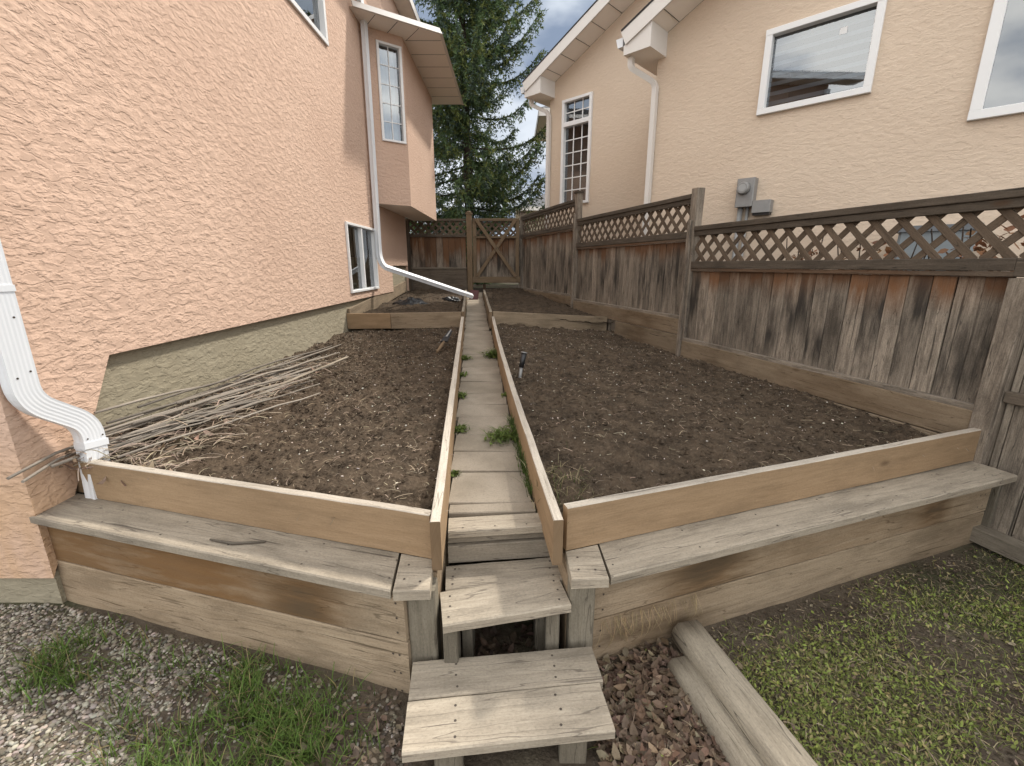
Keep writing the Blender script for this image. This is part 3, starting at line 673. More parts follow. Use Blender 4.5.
def section(par,s0,s1,top,lat0,b0,kick,seed,low=None,pt=None):
    a,b=s0+.05,s1-.05
    rail('top_rail',par,a,b,top-.045,top,-.035,.045,M['rail'],.95,pt=pt)
    rail('top_rail',par,a,b,top-.095,top-.046,.012,.034,M['rail'],.85,pt=pt)
    lattice_panel('lattice',par,a,b,lat0+.02,top-.05,.004,pt=pt)
    rail('middle_rail',par,a,b,lat0-.035,lat0+.03,-.035,.042,M['rail'],.95,pt=pt)
    rail('middle_rail',par,a,b,lat0-.065,lat0-.036,.012,.036,M['rail'],1.1,patch=rustpatch([(.5,.7,.5,0)]),pt=pt)
    picket_panel('board_panel',par,a,b,b0,lat0-.066,seed=seed,pt=pt,off=.006)
    if kick:
        rail('bottom_rail',par,a,b,b0-.015,b0+.02,.016,.05,M['fence'],1.05,pt=pt)
        rail('kickboard',par,a-.03,b+.01,kick[0],kick[1],.02,.056,M['wall'],.74,patch=rustpatch([(.3,.4,.3,.3),(.8,.2,.1,.3)]),pt=pt,segs=20)
    if low: rail('kickboard',par,low[2],low[3],low[0],low[1],.03,.066,M['wall'],.62,patch=rustpatch([(.6,.3,.3,.3)]),pt=pt)
section(fence,SP[0],SP[1],1.875,1.505,.735,(.548,.722),1,(.42,.543,.2,2.45))
section(fence,SP[1],SP[2],2.19,1.80,.955,(.775,.942),2,(.56,.77,SP[1]+.02,SP[1]+1.35))
section(fence,SP[2],SP[3],2.495,2.10,1.01,(.86,.997),3)
for s,zt,zb in ((SP[0],1.435,0),(SP[1],2.235,.4),(SP[2],2.57,.5),(SP[3],2.56,.6)):
    mb=MB(); mb.board(fence_pt(s,zb,.0),fence_pt(s,zt,.0),FD,.092,.092,segs=8,fn=lambda u:(1.05,.05,.1),ch=.006,wob=.001); o=mb.build('post',M['fence'],fence)
    if s>4:
        mb=MB(); mb.board(fence_pt(s,zt+.0,.0),fence_pt(s,zt+.03,.0),FD,.125,.125,ch=.01,tone=.8); mb.build('post_cap',M['rail'],o)
    mb=MB(); mb.board(fence_pt(s,zb,.062),fence_pt(s,zt-.05-(.25 if s>1 else -.05),.062),FD,.045 if s>1 else .09,.03,segs=6,fn=lambda u:(1.1,.05,.05)); mb.build('post_trim',M['fence'],o)
# lower run towards the camera, beside the lawn
a,b=-2.3,SP[0]-.05
picket_panel('board_panel',fence,a,b,.05,1.44,seed=5,off=.0,pw=.14,stainlen=.2)
rail('bottom_rail',fence,a,b-.0,.015,.10,.012,.10,M['grey'],.62)
rail('middle_rail',fence,a,b,.80,.86,.012,.045,M['rail'],1.15)
b2=SP[0]+.048
rail('middle_rail',fence,a,b2,1.441,1.533,-.034,.04,M['rail'],1.)
lattice_panel('lattice',fence,a,b2,1.525,1.825,.004); rail('top_rail',fence,a,b2,1.828,1.874,-.034,.044,M['rail'],.95); rail('top_rail',fence,a,b2,1.78,1.827,.012,.034,M['rail'],.85)

# ------------------------------------------------------------------ back fence and gate
bpt=lambda s,z,off=0: V(s,10.0-off,z)
bf=thing('wooden_fence','short dark board fence with lattice, across the back below the bay window','fence',(-1.6,10,1))
picket_panel('board_panel',bf,-2.9,-.98,1.43,2.07,seed=8,pt=bpt,pw=.13,stainlen=.75,off=0,rmul=1.3)
lattice_panel('lattice',bf,-2.9,-.98,2.12,2.39,.0,pitch=.15,pt=bpt)
rail('top_rail',bf,-2.9,-.97,2.39,2.435,-.03,.04,M['rail'],1.,pt=bpt); rail('middle_rail',bf,-2.9,-.97,2.07,2.125,-.03,.04,M['rail'],1.,pt=bpt)
rail('kickboard',bf,-2.9,-.97,.95,1.425,-.01,.03,M['rail'],1.25,pt=bpt)
rail('bottom_rail',bf,-2.9,-.97,1.42,1.45,.03,.05,M['grey'],.6,pt=bpt)
mb=MB(); mb.board(bpt(-2.2,.9,.05),bpt(-2.2,2.4,.05),V(1,0,0),.09,.05,fn=lambda u:(.9,0,.2)); mb.build('post',M['rail'],bf)
mb=MB(); mb.board(bpt(-.90,.85,.03),bpt(-.90,2.52,.03),V(1,0,0),.11,.10,segs=4,fn=lambda u:(1.1,.1,0)); p=mb.build('post',M['gatewood'],bf)
mb=MB(); mb.board(bpt(-.90,2.52,.03),bpt(-.90,2.55,.03),V(1,0,0),.14,.13,ch=.012); mb.build('post_cap',M['gatewood'],p)
mb=MB(); mb.tube([bpt(-.90,2.55,.03),bpt(-.90,2.565,.03),bpt(-.90,2.585,.03)],[.05,.06,.03],n=10); mb.build('post_cap',M['gatewood'],p)
gate=thing('wooden_gate','narrow wooden gate with an x brace, at the far end of the path','gate',(-.33,9.95,1.1))
gpt=lambda s,z,off=0: V(s,9.97-off,z)
picket_panel('board_panel',gate,-.80,.13,1.25,2.05,seed=12,pt=gpt,pw=.12,stainlen=.7,off=-.02,rmul=1.2)
lattice_panel('lattice',gate,-.80,.13,2.09,2.38,-.01,pitch=.15,pt=gpt)
for (a,b,c,d) in ((-.82,.15,2.385,2.44),(-.82,.15,2.045,2.09),(-.84,.18,1.13,1.255)):
    rail('rail',gate,a,b,c,d,-.015,.045,M['gatewood'],.9 if c>2 else 1.05,pt=gpt,segs=4)
for x in (-.79,.115):
    mb=MB(); mb.board(gpt(x,1.255,.015),gpt(x,2.385,.015),V(1,0,0),.075,.05,segs=4); mb.build('stile',M['gatewood'],gate)
for x0,x1,o in ((-.75,.08,.055),(.08,-.75,.071)):
    mb=MB(); mb.board(gpt(x0,1.26,o),gpt(x1,2.42,o),V(0,.0,1),.07,.015,segs=4,fn=lambda u:(1.05,.05,0)); mb.build('brace',M['gatewood'],gate)
mb=MB(); mb.board(gpt(-.33,1.845,.085),gpt(-.33,1.845,.1),V(1,0,0),.02,.02); mb.build('bolt',M['screw'],gate)
# boards below the gate that hold the soil
ret=thing('retaining_board','dark horizontal board under the gate, holding back the soil','board',(-.3,10.05,.8))
mb=MB(); mb.board(V(-.95,10.03,.93),V(.3,10.03,.93),UP,.18,.04,segs=3,fn=lambda u:(.8,0,.4)); mb.build('plank',M['rail'],ret)
mb=MB(); mb.board(V(-.6,10.0,.9),V(-.6,10.0,1.10),V(1,0,0),.06,.03,fn=lambda u:(.7,.4,.3)); mb.build('stake',M['rail'],ret)

# ------------------------------------------------------------------ left house
H=thing('house','peach stucco house filling the left side, with a bay window and white downspouts','house',(-4,6,0))
def wallcells(mb,o,d,us,vs,holes,mat=0,flip=False,uoff=0):
    """vertical wall from origin o along d; rectangles between cuts minus holes (u0,u1,v0,v1)"""
    cu=sorted(set(list(us)+[h[0] for h in holes]+[h[1] for h in holes])); cv=sorted(set(list(vs)+[h[2] for h in holes]+[h[3] for h in holes]))
    for a,b in zip(cu[:-1],cu[1:]):
        for c,e in zip(cv[:-1],cv[1:]):
            m,n=(a+b)/2,(c+e)/2
            if any(h[0]<m<h[1] and h[2]<n<h[3] for h in holes): continue
            q=[(a,c),(b,c),(b,e),(a,e)]
            if flip: q=q[::-1]
            mb.quad([o+d*x+UP*z for x,z in q],mat,[(x+uoff,z) for x,z in q])
def window(par,o,d,n,h,depth=.07,fr=.045,proud=.012,grid=(1,1),curt=None,trans=None,mf=None,slider=False,name='window',muntin=.012,trim=0.,blind=None):
    """window in opening h=(u0,u1,z0,z1) on wall origin o, along d, outward normal n"""
    u0,u1,z0,z1=h; P=lambda u,z,k=0: o+d*u+UP*z+n*k
    mf=mf or M['vinyl']; mb=MB(); k=proud-.03
    def bar(ua,za,ub,zb,w,t,kk): mb.board(P(ua,za,kk),P(ub,zb,kk),(UP if abs(za-zb)<1e-6 else d),w,t,ch=.004)
    f=fr
    bar(u0-.004,z0+f/2,u1+.004,z0+f/2,f,.085,k); bar(u0-.004,z1-f/2,u1+.004,z1-f/2,f,.085,k)
    bar(u0+f/2,z0+f,u0+f/2,z1-f,f+.008,.083,k); bar(u1-f/2,z0+f,u1-f/2,z1-f,f+.008,.083,k)
    if slider: bar((u0+u1)/2,z0+f,(u0+u1)/2,z1-f,.045,.06,k)
    if trans: bar(u0+f,trans,u1-f,trans,.075,.08,k)
    W=mb.build(name,mf,par)
    mb=MB(); mb.quad([P(u0+f*.6,z0+f*.6,-.035),P(u1-f*.6,z0+f*.6,-.035),P(u1-f*.6,z1-f*.6,-.035),P(u0+f*.6,z1-f*.6,-.035)]); mb.build('pane',M['glass'],W)
    if grid!=(1,1):
        mb=MB(); panes=[(z0+f,z1-f,grid[1])] if not trans else [(z0+f,trans-.04,grid[1]),(trans+.04,z1-f,grid[2])]
        for a,b,rows in panes:
            for i in range(1,grid[0]): u=u0+f+(u1-u0-2*f)*i/grid[0]; mb.board(P(u,a,-.03),P(u,b,-.03),d,muntin,.012,ch=.001)
            for j in range(1,rows): z=a+(b-a)*j/rows; mb.board(P(u0+f,z,-.0305),P(u1-f,z,-.0305),UP,muntin,.012,ch=.001)
        mb.build('muntin',mf,W)
    # room behind
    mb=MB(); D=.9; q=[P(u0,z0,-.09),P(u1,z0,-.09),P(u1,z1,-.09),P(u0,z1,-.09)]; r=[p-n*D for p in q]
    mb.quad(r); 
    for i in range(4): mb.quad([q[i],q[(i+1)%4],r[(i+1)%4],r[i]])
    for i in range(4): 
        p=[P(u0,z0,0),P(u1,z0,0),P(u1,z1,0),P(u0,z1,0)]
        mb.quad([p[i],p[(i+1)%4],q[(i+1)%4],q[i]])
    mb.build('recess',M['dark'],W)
    if curt:
        mb=MB(); ua,ub,za,zb=curt; N=int(max(6,(ub-ua)/.02)); 
        for i in range(N):
            x0,x1=ua+(ub-ua)*i/N,ua+(ub-ua)*(i+1)/N; k0,k1=-.14-.014*math.sin(i*1.3)-.006*math.sin(i*.37),-.14-.014*math.sin((i+1)*1.3)-.006*math.sin((i+1)*.37)
            mb.quad([P(x0,za,k0),P(x1,za,k1),P(x1,zb,k1),P(x0,zb,k0)])
        mb.build('curtain',M['curtain'],W,smooth=True)
    if blind:
        mb=MB(); ua,ub,za,zb=blind; z=za
        while z<zb:
            mb.board(P(ua,z,-.13),P(ub,z,-.13),n+UP*-.9,.085,.003,ch=.001); z+=.095
        mb.build('blind',M['blind'],W)
    return W
dY=V(0,1,0); nX=V(1,0,0); O=V(XW,0,0)
hole_up=(4.66,5.79,3.85,4.95); hole_bw=(5.86,7.055,1.15,2.02)
mb=MB()
wallcells(mb,O,dY,[2.263,7.98],[1.055,5.1],[hole_up,hole_bw],flip=False)
wallcells(mb,O,dY,[7.98,9.2],[1.49,5.1],[])
# the lowered tongue near the corner
q=[(1.735,.137),(1.80,.137),(2.263,1.055),(1.735,1.055)]; q=[(1.735,.137),(1.86,.35),(2.263,1.055),(1.735,1.055)]
mb.quad([O+dY*x+UP*z for x,z in q],0,q); wallcells(mb,O,dY,[1.735,2.263],[1.055,5.1],[])
# thickness of the overhanging edge
th=.045
def lip(pts):
    for a,b in zip(pts[:-1],pts[1:]): mb.quad([O+dY*a[0]+UP*a[1],O+dY*b[0]+UP*b[1],O+dY*b[0]+UP*b[1]-nX*th,O+dY*a[0]+UP*a[1]-nX*th][::-1],0)
lip([(1.735,.137),(1.86,.35),(2.263,1.055),(7.98,1.055),(7.98,1.49),(9.2,1.49)])
# front face of the house (left of the corner) and far return
mb.quad([V(XW-6,1.735,.137),V(XW,1.735,.137),V(XW,1.735,5.1),V(XW-6,1.735,5.1)],0,[(-6,.137),(0,.137),(0,5.1),(-6,5.1)])
mb.quad([V(XW,9.2,1.0),V(XW-4,9.2,1.0),V(XW-4,9.2,5.1),V(XW,9.2,5.1)],0,[(0,1),(4,1),(4,5.1),(0,5.1)])
mb.build('wall',M['stucco'],H)
mb=MB(); mb.quad([V(XW-th,1.78,-.1),V(XW-th,9.2,-.1),V(XW-th,9.2,1.6),V(XW-th,1.78,1.6)],0,[(1.78,-.1),(9.2,-.1),(9.2,1.6),(1.78,1.6)])
mb.quad([V(XW-6,1.75,-.1),V(XW-.012,1.75,-.1),V(XW-.012,1.75,.145),V(XW-6,1.75,.145)],0,[(-6,-.1),(0,-.1),(0,.145),(-6,.145)])
mb.quad([V(XW-.012,1.75,-.1),V(XW-.012,2.0,-.1),V(XW-.012,2.0,.3),V(XW-.012,1.75,.145)],0,[(0,-.1),(.25,-.1),(.25,.3),(0,.145)])
mb.build('foundation',M['parge'],H)
window(H,O,dY,nX,hole_up,fr=.05,curt=(4.72,5.3,3.88,4.92))
window(H,O,dY,nX,hole_bw,fr=.032,slider=True,curt=(6.55,7.0,1.2,1.98))
# bay
c0=V(XW,7.15,0); cd=azd(54); c1=c0+cd*.62; c1=V(-1.575,7.502,0); cd=unit(c1-c0); cn=unit(V(cd[1],-cd[0],0)); LC=np.linalg.norm(c1-c0)
zb0,zb1=2.39,4.66
wl=(.20,.565,3.26,4.53)
mb=MB(); wallcells(mb,c0,cd,[0,LC],[zb0,zb1],[wl],uoff=7.15); wallcells(mb,c1,dY,[0,2.45],[zb0,zb1],[],uoff=8)
mb.quad([c1+dY*2.45+UP*zb0,V(XW,c1[1]+2.45,zb0),V(XW,c1[1]+2.45,zb1),c1+dY*2.45+UP*zb1],0)
B=mb.build('bay',M['stucco'],H)
mb=MB(); mb.quad([c0+UP*zb0,V(XW,9.95,zb0),c1+dY*2.45+UP*zb0,c1+UP*zb0]); mb.build('bay_underside',M['soffit'],H)
window(H,c0,cd,cn,wl,fr=.03,grid=(2,5),curt=(.22,.545,3.3,4.5))
# eaves of the bay: soffit, gutter, roof
e=[V(-2.02,6.70,0),V(-1.02,7.40,0),V(-1.02,10.3,0),V(-2.6,10.3,0),V(-2.6,6.70,0)]
mb=MB(); ids=[mb.addv(p+UP*zb1) for p in e]; mb.face(ids[::-1],[(p[0],p[1]) for p in e][::-1],[(1,0,0)]*5); 
top=[p+UP*(zb1+.06) for p in e]
for k in range(6):   # panel seams
    yy=7.6+.45*k; mb.board(V(-1.56,yy,zb1-.001),V(-1.03,yy,zb1-.001),V(0,1,0),.006,.004,ch=.001,mat=1)
for k in range(3):
    p=e[0]+(e[1]-e[0])*(k+1)/4; mb.board(p+UP*(zb1-.001)+cn*-.03,p-cn*.46+UP*(zb1-.001),cd,.006,.004,ch=.001,mat=1)
mb.build('soffit',[M['soffit'],M['shingle']],H)
gp=[(0,0),(.085,0),(.11,.05),(.11,.105),(.095,.105),(.085,.02),(0,.02)]
gprof=[(0,0),(.10,-.0),(.10,-.04),(.105,-.07),(.0,-.075)]
mb=MB(); mb.sect([e[0]+UP*(zb1-.01),e[1]+UP*(zb1-.01),e[2]+UP*(zb1-.01)],[(.0,.0),(.065,-.035),(.08,-.035),(.08,.0),(.0,.04)],UP); mb.build('gutter',M['fascia'],H)
mb=MB(); r0=[V(-2.3,6.72,zb1+.10),V(-1.06,7.42,zb1+.10),V(-1.06,10.3,zb1+.10)]; ap=V(-2.9,8.3,zb1+.75)
mb.quad([r0[0],r0[1],ap,ap+V(0,-.01,0)]); mb.quad([r0[1],r0[2],V(-2.9,10.3,zb1+.75),ap]); mb.build('roof',M['shingle'],H)
# upper storey behind the bay roof with its own gable eave
mb=MB(); wallcells(mb,V(-2.15,8.7,0),dY,[0,3.2],[4.7,6.9],[],uoff=2); mb.quad([V(-4,8.7,4.7),V(-2.15,8.7,4.7),V(-2.15,8.7,6.9),V(-4,8.7,6.9)],0); mb.build('upper_wall',M['stucco'],H)
mb=MB(); mb.quad([V(-1.88,8.3,6.15),V(-1.88,12,6.15),V(-2.16,12,6.15),V(-2.16,8.3,6.15)]); mb.build('soffit',M['soffit'],H)
mb=MB(); mb.board(V(-1.865,8.3,6.20),V(-1.865,12,6.20),UP,.14,.03); mb.board(V(-1.87,8.29,6.20),V(-4,8.29,7.6),UP,.14,.03); mb.build('fascia',M['fascia'],H)
mb=MB(); mb.quad([V(-1.85,8.28,6.28),V(-1.85,12,6.28),V(-4,12,7.7),V(-4,8.28,7.7)]); mb.build('roof',M['shingle'],H)
# main eave high above the near wall (mostly above the picture)
mb=MB(); mb.quad([V(XW,1.2,5.1),V(XW+.3,1.2,5.1),V(XW+.3,7.05,5.1),V(XW,7.05,5.1)][::-1]); mb.build('soffit',M['soffit'],H)
mb=MB(); mb.board(V(XW+.32,1.2,5.15),V(XW+.32,7.05,5.15),UP,.12,.05); mb.board(V(XW+.32,7.06,5.15),V(XW-.1,7.06,5.15),UP,.12,.05); mb.build('gutter',M['white'],H)
mb=MB(); mb.quad([V(XW+.36,1.15,5.22),V(XW+.36,7.1,5.22),V(-6,7.1,6.8),V(-6,1.15,6.8)]); mb.build('roof',M['shingle'],H)
# downspouts: rectangular fluted aluminium
def flute(w,d,nr=6):
    p=[]; 
    for k in range(nr*2+1): p.append((-w/2+w*k/(nr*2),d/2-(.0008 if k%2 else 0)))
    p=[(x,y) for x,y in p]
    q=[(w/2,d/4),(w/2-.003,0),(w/2,-d/4),(w/2,-d/2),(-w/2,-d/2),(-w/2,-d/4),(-w/2+.003,0),(-w/2,d/4)]
    return [(x,y) for x,y in p]+q
wdn=V(0,1,0)
def arc(pts,r=.06,n=5):
    pts=[np.asarray(p,float) for p in pts]; out=[pts[0]]
    for a,b,c in zip(pts[:-2],pts[1:-1],pts[2:]):
        u,v=unit(a-b),unit(c-b); rr=min(r,np.linalg.norm(a-b)*.45,np.linalg.norm(c-b)*.45); p,q=b+u*rr,b+v*rr
        for k in range(n+1): t=k/n; out.append((1-t)**2*p+2*t*(1-t)*b+t*t*q)
    out.append(pts[-1]); return out
ds=MB(); cx=XW+.055
near=arc([V(cx,1.775,5.0),V(cx,1.775,.955),V(-1.955,1.955,.80),V(-1.945,1.925,.425)],.07,6)
ds.sect(near,flute(.088,.066),V(.28,.96,0)); 
TT=unit(V(.96,-.28,0)); WW=V(.28,.96,0)
for z,o in ((1.30,.02),(1.47,-.02),(1.08,.025),(1.06,-.02),(2.2,.0)): ds.disc(V(cx,1.775,z)+TT*.0325+WW*o,TT,.0045)
for o in (-.03,.03): ds.disc(V(-1.953,1.952,.735)+TT*.034+WW*o,TT,.004)
d1=ds.build('downspout',[M['white'],M['screw']],H)
mb=MB(); mb.sect([V(cx,1.775,1.40),V(cx,1.775,1.425)],[(-.048,-.036),(.048,-.036),(.048,.036),(-.048,.036)],V(.28,.96,0)); mb.build('bracket',M['white'],d1)
mb=MB(); mb.sect([V(-1.953,1.952,.715),V(-1.952,1.949,.685)],[(-.048,-.037),(.048,-.037),(.048,.037),(-.048,.037)],V(.28,.96,0)); mb.build('bracket',M['white'],d1)
mb=MB(); cz=7.02
far=arc([V(-2.03,7.06,5.0),V(cx+.02,7.06,4.7),V(cx+.01,7.02,1.62),V(-1.93,6.99,1.475),V(-.69,7.96,.975)],.09,5)
mb.sect(far,flute(.075,.06,3),V(.25,.95,.15)); d2=mb.build('downspout',M['white'],H)

# ------------------------------------------------------------------ right house
R=thing('house','cream stucco house behind the right fence, with white framed windows and two gables','house',(4,8,0))
sd=unit(V(.716,-.698,0)); rn=unit(V(-.698,-.716,0))
O1=V(1.834,6.503,0); O2=V(.705,9.365,0)
w1=(1.27,2.275,3.105,3.92); w2=(3.015,4.25,2.715,4.0); w3=(.315,.955,2.59,4.36)
def zr1(s): return 4.205+.47*s
def zr2(s): return 4.66+.47*s
mb=MB(); wallcells(mb,O1,sd,[0,.6,7],[-.2,4.2],[w1,w2])
q=[(0,4.2),(4.6,4.2),(2.3,zr1(2.3)),(0,4.205)]; mb.quad([O1+sd*x+UP*z for x,z in q],0,q)  # unseen gable peak kept low so the sun passes over it
ret_=O1-rn*1.26; mb.quad([ret_+UP*-.2,O1+UP*-.2,O1+UP*4.2,ret_+UP*4.2],0,[(-1.26,-.2),(0,-.2),(0,4.2),(-1.26,4.2)])
wallcells(mb,O2,sd,[0,2.9],[-.2,4.66],[w3],uoff=11)
q=[(0,4.66),(6,4.66),(3.6,zr2(3.6)),(0,4.661)]; mb.quad([O2+sd*x+UP*z for x,z in q],0,[(a+11,b) for a,b in q])
bk=O2-rn*3; mb.quad([bk+UP*-.2,O2+UP*-.2,O2+UP*4.66,bk+UP*4.66],0)
mb.build('wall',M['stucco2'],R)
window(R,O1,sd,rn,w1,fr=.06,proud=.03,blind=(1.3,2.25,3.15,3.9))
mb=MB(); Wn=None
window(R,O1,sd,rn,w2,fr=.075,proud=.03)
window(R,O2,sd,rn,w3,fr=.045,proud=.03,grid=(3,6,2),trans=3.955,muntin=.016)
def gable(par,O,s0,z0,s1,ov,sl,back,fh=.17):
    """rake fascia, sloped soffit, boxed eave return and shingle edge on a front gable"""
    Q=lambda s,k,z: O+sd*s+rn*k+UP*z
    zf=lambda s: z0+sl*s
    mb=MB()
    mb.board(Q(s0,ov,zf(s0)+fh/2-.0),Q(s1,ov,zf(s1)+fh/2),UP,fh,.025,ch=.003); mb.build('fascia',M['fascia'],par)
    mb=MB(); mb.quad([Q(.10,0.0,zf(.10)+.004),Q(s1,0,zf(s1)+.004),Q(s1,ov,zf(s1)+.004),Q(.10,ov,zf(.10)+.004)][::-1])
    k=.25
    while k<s1: mb.board(Q(k,.01,zf(k)-.0),Q(k,ov-.02,zf(k)-.0),sd+UP*sl,.005,.006,mat=1,ch=.001); k+=.3
    mb.build('soffit',[M['soffit'],M['shingle']],par)
    # box return
    zb_=z0-.21; p=[(s0,zb_),(.11,zb_),(.11,zf(.11)+.01),(s0,zf(s0)+.01)]
    mb=MB(); mb.quad([Q(a,ov-.013,z) for a,z in p]); mb.quad([Q(.11,ov-.013,zb_),Q(.11,0,zb_),Q(.11,0,zf(.11)),Q(.11,ov-.013,zf(.11))][::1])
    mb.quad([Q(s0,ov-.013,zb_),Q(s0,-back,zb_),Q(s0,-back,zf(s0)),Q(s0,ov-.013,zf(s0))][::-1])
    mb.build('eave_box',M['fascia'],par)
    mb=MB(); mb.quad([Q(s0,ov-.013,zb_),Q(.11,ov-.013,zb_),Q(.11,0,zb_),Q(s0,0,zb_)]); mb.quad([Q(s0,0,zb_),Q(0,0,zb_),Q(0,-back,zb_),Q(s0,-back,zb_)]); mb.build('soffit',M['soffit'],par)
    mb=MB(); 
    mb.board(Q(s0-.03,(ov-back)/2+.02,zf(s0)+fh+.0),Q(s1,(ov-back)/2+.02,zf(s1)+fh+.0),rn,ov+back+.0,.025,ch=.004); mb.build('roof',M['shingle'],par)
    mb=MB(); mb.sect([Q(s0-.02,ov-.02,z0+sl*s0+.06),Q(s0-.02,-back,z0+sl*s0+.06)],[(-.05,0),(-.05,-.07),(.05,-.1),(.05,0)],UP); mb.build('gutter',M['white'],par)
gable(R,O1,-.25,4.205,2.3,.42,.47,1.2)
gable(R,O2,-.27,4.66,3.6,.42,.47,3.)
mb=MB(); q1=O1+sd*.02+rn*.05
pth=arc([O1+sd*-.2+rn*.30+UP*3.99,O1+sd*-.2+rn*.30+UP*3.88,q1+UP*3.72,q1+UP*.2],.08,5); mb.sect(pth,[(-.035,-.03),(.035,-.03),(.035,.03),(-.035,.03)],rn+sd*.01); mb.build('downspout',M['fascia'],R)
mb=MB(); q2=O2+sd*.02+rn*.05
pth=arc([O2+sd*-.24+rn*.25+UP*4.45,O2+sd*-.24+rn*.25+UP*4.36,q2+UP*4.22,q2+UP*.2],.08,5); mb.sect(pth,[(-.035,-.03),(.035,-.03),(.035,.03),(-.035,.03)],rn+sd*.01); mb.build('downspout',M['fascia'],R)
# sticker on the pane
mb=MB(); PW=lambda s,z,k: O1+sd*s+UP*z+rn*k
mb.quad([PW(1.93,3.70,-.0015-.03),PW(1.99,3.70,-.0315),PW(1.99,3.76,-.0315),PW(1.93,3.76,-.0315)]); mb.build('sticker',M['vinyl'],R)
# electric meter
mt=thing('electric_meter','grey electric meter box with a round dial, on the cream house wall','meter',PW(1.27,2.15,.05))
mb=MB(); mb.board(PW(1.27,2.15,.06),PW(1.27,2.455,.06),sd,.19,.12,ch=.008); mb.build('box',M['meter'],mt)
mb=MB(); mb.tube([PW(1.26,2.345,.12),PW(1.26,2.345,.165),PW(1.26,2.345,.19)],[.068,.066,.055],n=20); mb.build('dial',M['meter'],mt)
mb=MB(); mb.tube([PW(1.26,2.345,.19),PW(1.26,2.345,.193)],[.04,.04],n=16); mb.build('dial_face',plain('dial_glass',(.33,.33,.32),.3),mt)
for s,r in ((1.22,.028),(1.30,.018)):
    mb=MB(); mb.tube([PW(s,.2,.05),PW(s,2.15,.05)],r,n=10); mb.build('conduit',M['meter'],mt)
ub=thing('utility_box','small dark grey box with an open base, beside the electric meter','utility box',PW(1.46,2.05,.05))
mb=MB(); mb.board(PW(1.46,2.075,.06),PW(1.46,2.205,.06),sd,.19,.12,ch=.006); mb.build('cover',M['meter'],ub)
mb=MB(); mb.board(PW(1.46,2.05,.05),PW(1.46,2.075,.05),sd,.175,.09,ch=.003); mb.build('base',M['black'],ub)

# ------------------------------------------------------------------ houses beyond
def far_house(label,x0,x1,y0,y1,zw,zr,mat,ov=.4):
    h=thing('house',label,'house',((x0+x1)/2,(y0+y1)/2,.9))
    mb=MB(); A=[V(x0,y0,.8),V(x1,y0,.8),V(x1,y1,.8),V(x0,y1,.8)]
    for i in range(4):
        a,b=A[i],A[(i+1)%4]; L=np.linalg.norm(b-a); mb.quad([a,b,b+UP*(zw-.8),a+UP*(zw-.8)],0,[(0,.8),(L,.8),(L,zw),(0,zw)])
    mb.build('wall',mat,h)
    E=[V(x0-ov,y0-ov,zw),V(x1+ov,y0-ov,zw),V(x1+ov,y1+ov,zw),V(x0-ov,y1+ov,zw)]
    mb=MB(); mb.quad(E[::-1]); mb.build('soffit',M['soffit'],h)
    mb=MB()
    for i in range(4): a,b=E[i],E[(i+1)%4]; mb.board(a+UP*.09,b+UP*.09,UP,.18,.03)
    mb.build('fascia',M['fascia'],h)
    ym=(y0+y1)/2; rd=min(x1-x0,y1-y0)/2; r0,r1=V(x0+rd,ym,zr),V(x1-rd,ym,zr); T=[p+UP*.19 for p in E]
    mb=MB(); mb.quad([T[0],T[1],r1,r0]); mb.quad([T[2],T[3],r0,r1]); mb.quad([T[1],T[2],r1,r1+V(.01,0,0)]); mb.quad([T[3],T[0],r0,r0-V(.01,0,0)]); mb.build('roof',M['shingle_grey'],h)
M['shingle_grey']=plain('grey_shingle',(.13,.13,.135),.95,.1,0,.3,30)
M['olive']=stucco('olive_stucco',(.30,.26,.185),(.34,.30,.215),.4,1.,.4)
far_house('distant olive house with a grey roof, low beside the spruce',.6,12,24,33,4.1,6.9,M['olive'])
far_house('distant house behind the cream house, only its pale eave showing',1.45,9,13.5,14.4,5.15,6.0,M['stucco2'],.76)

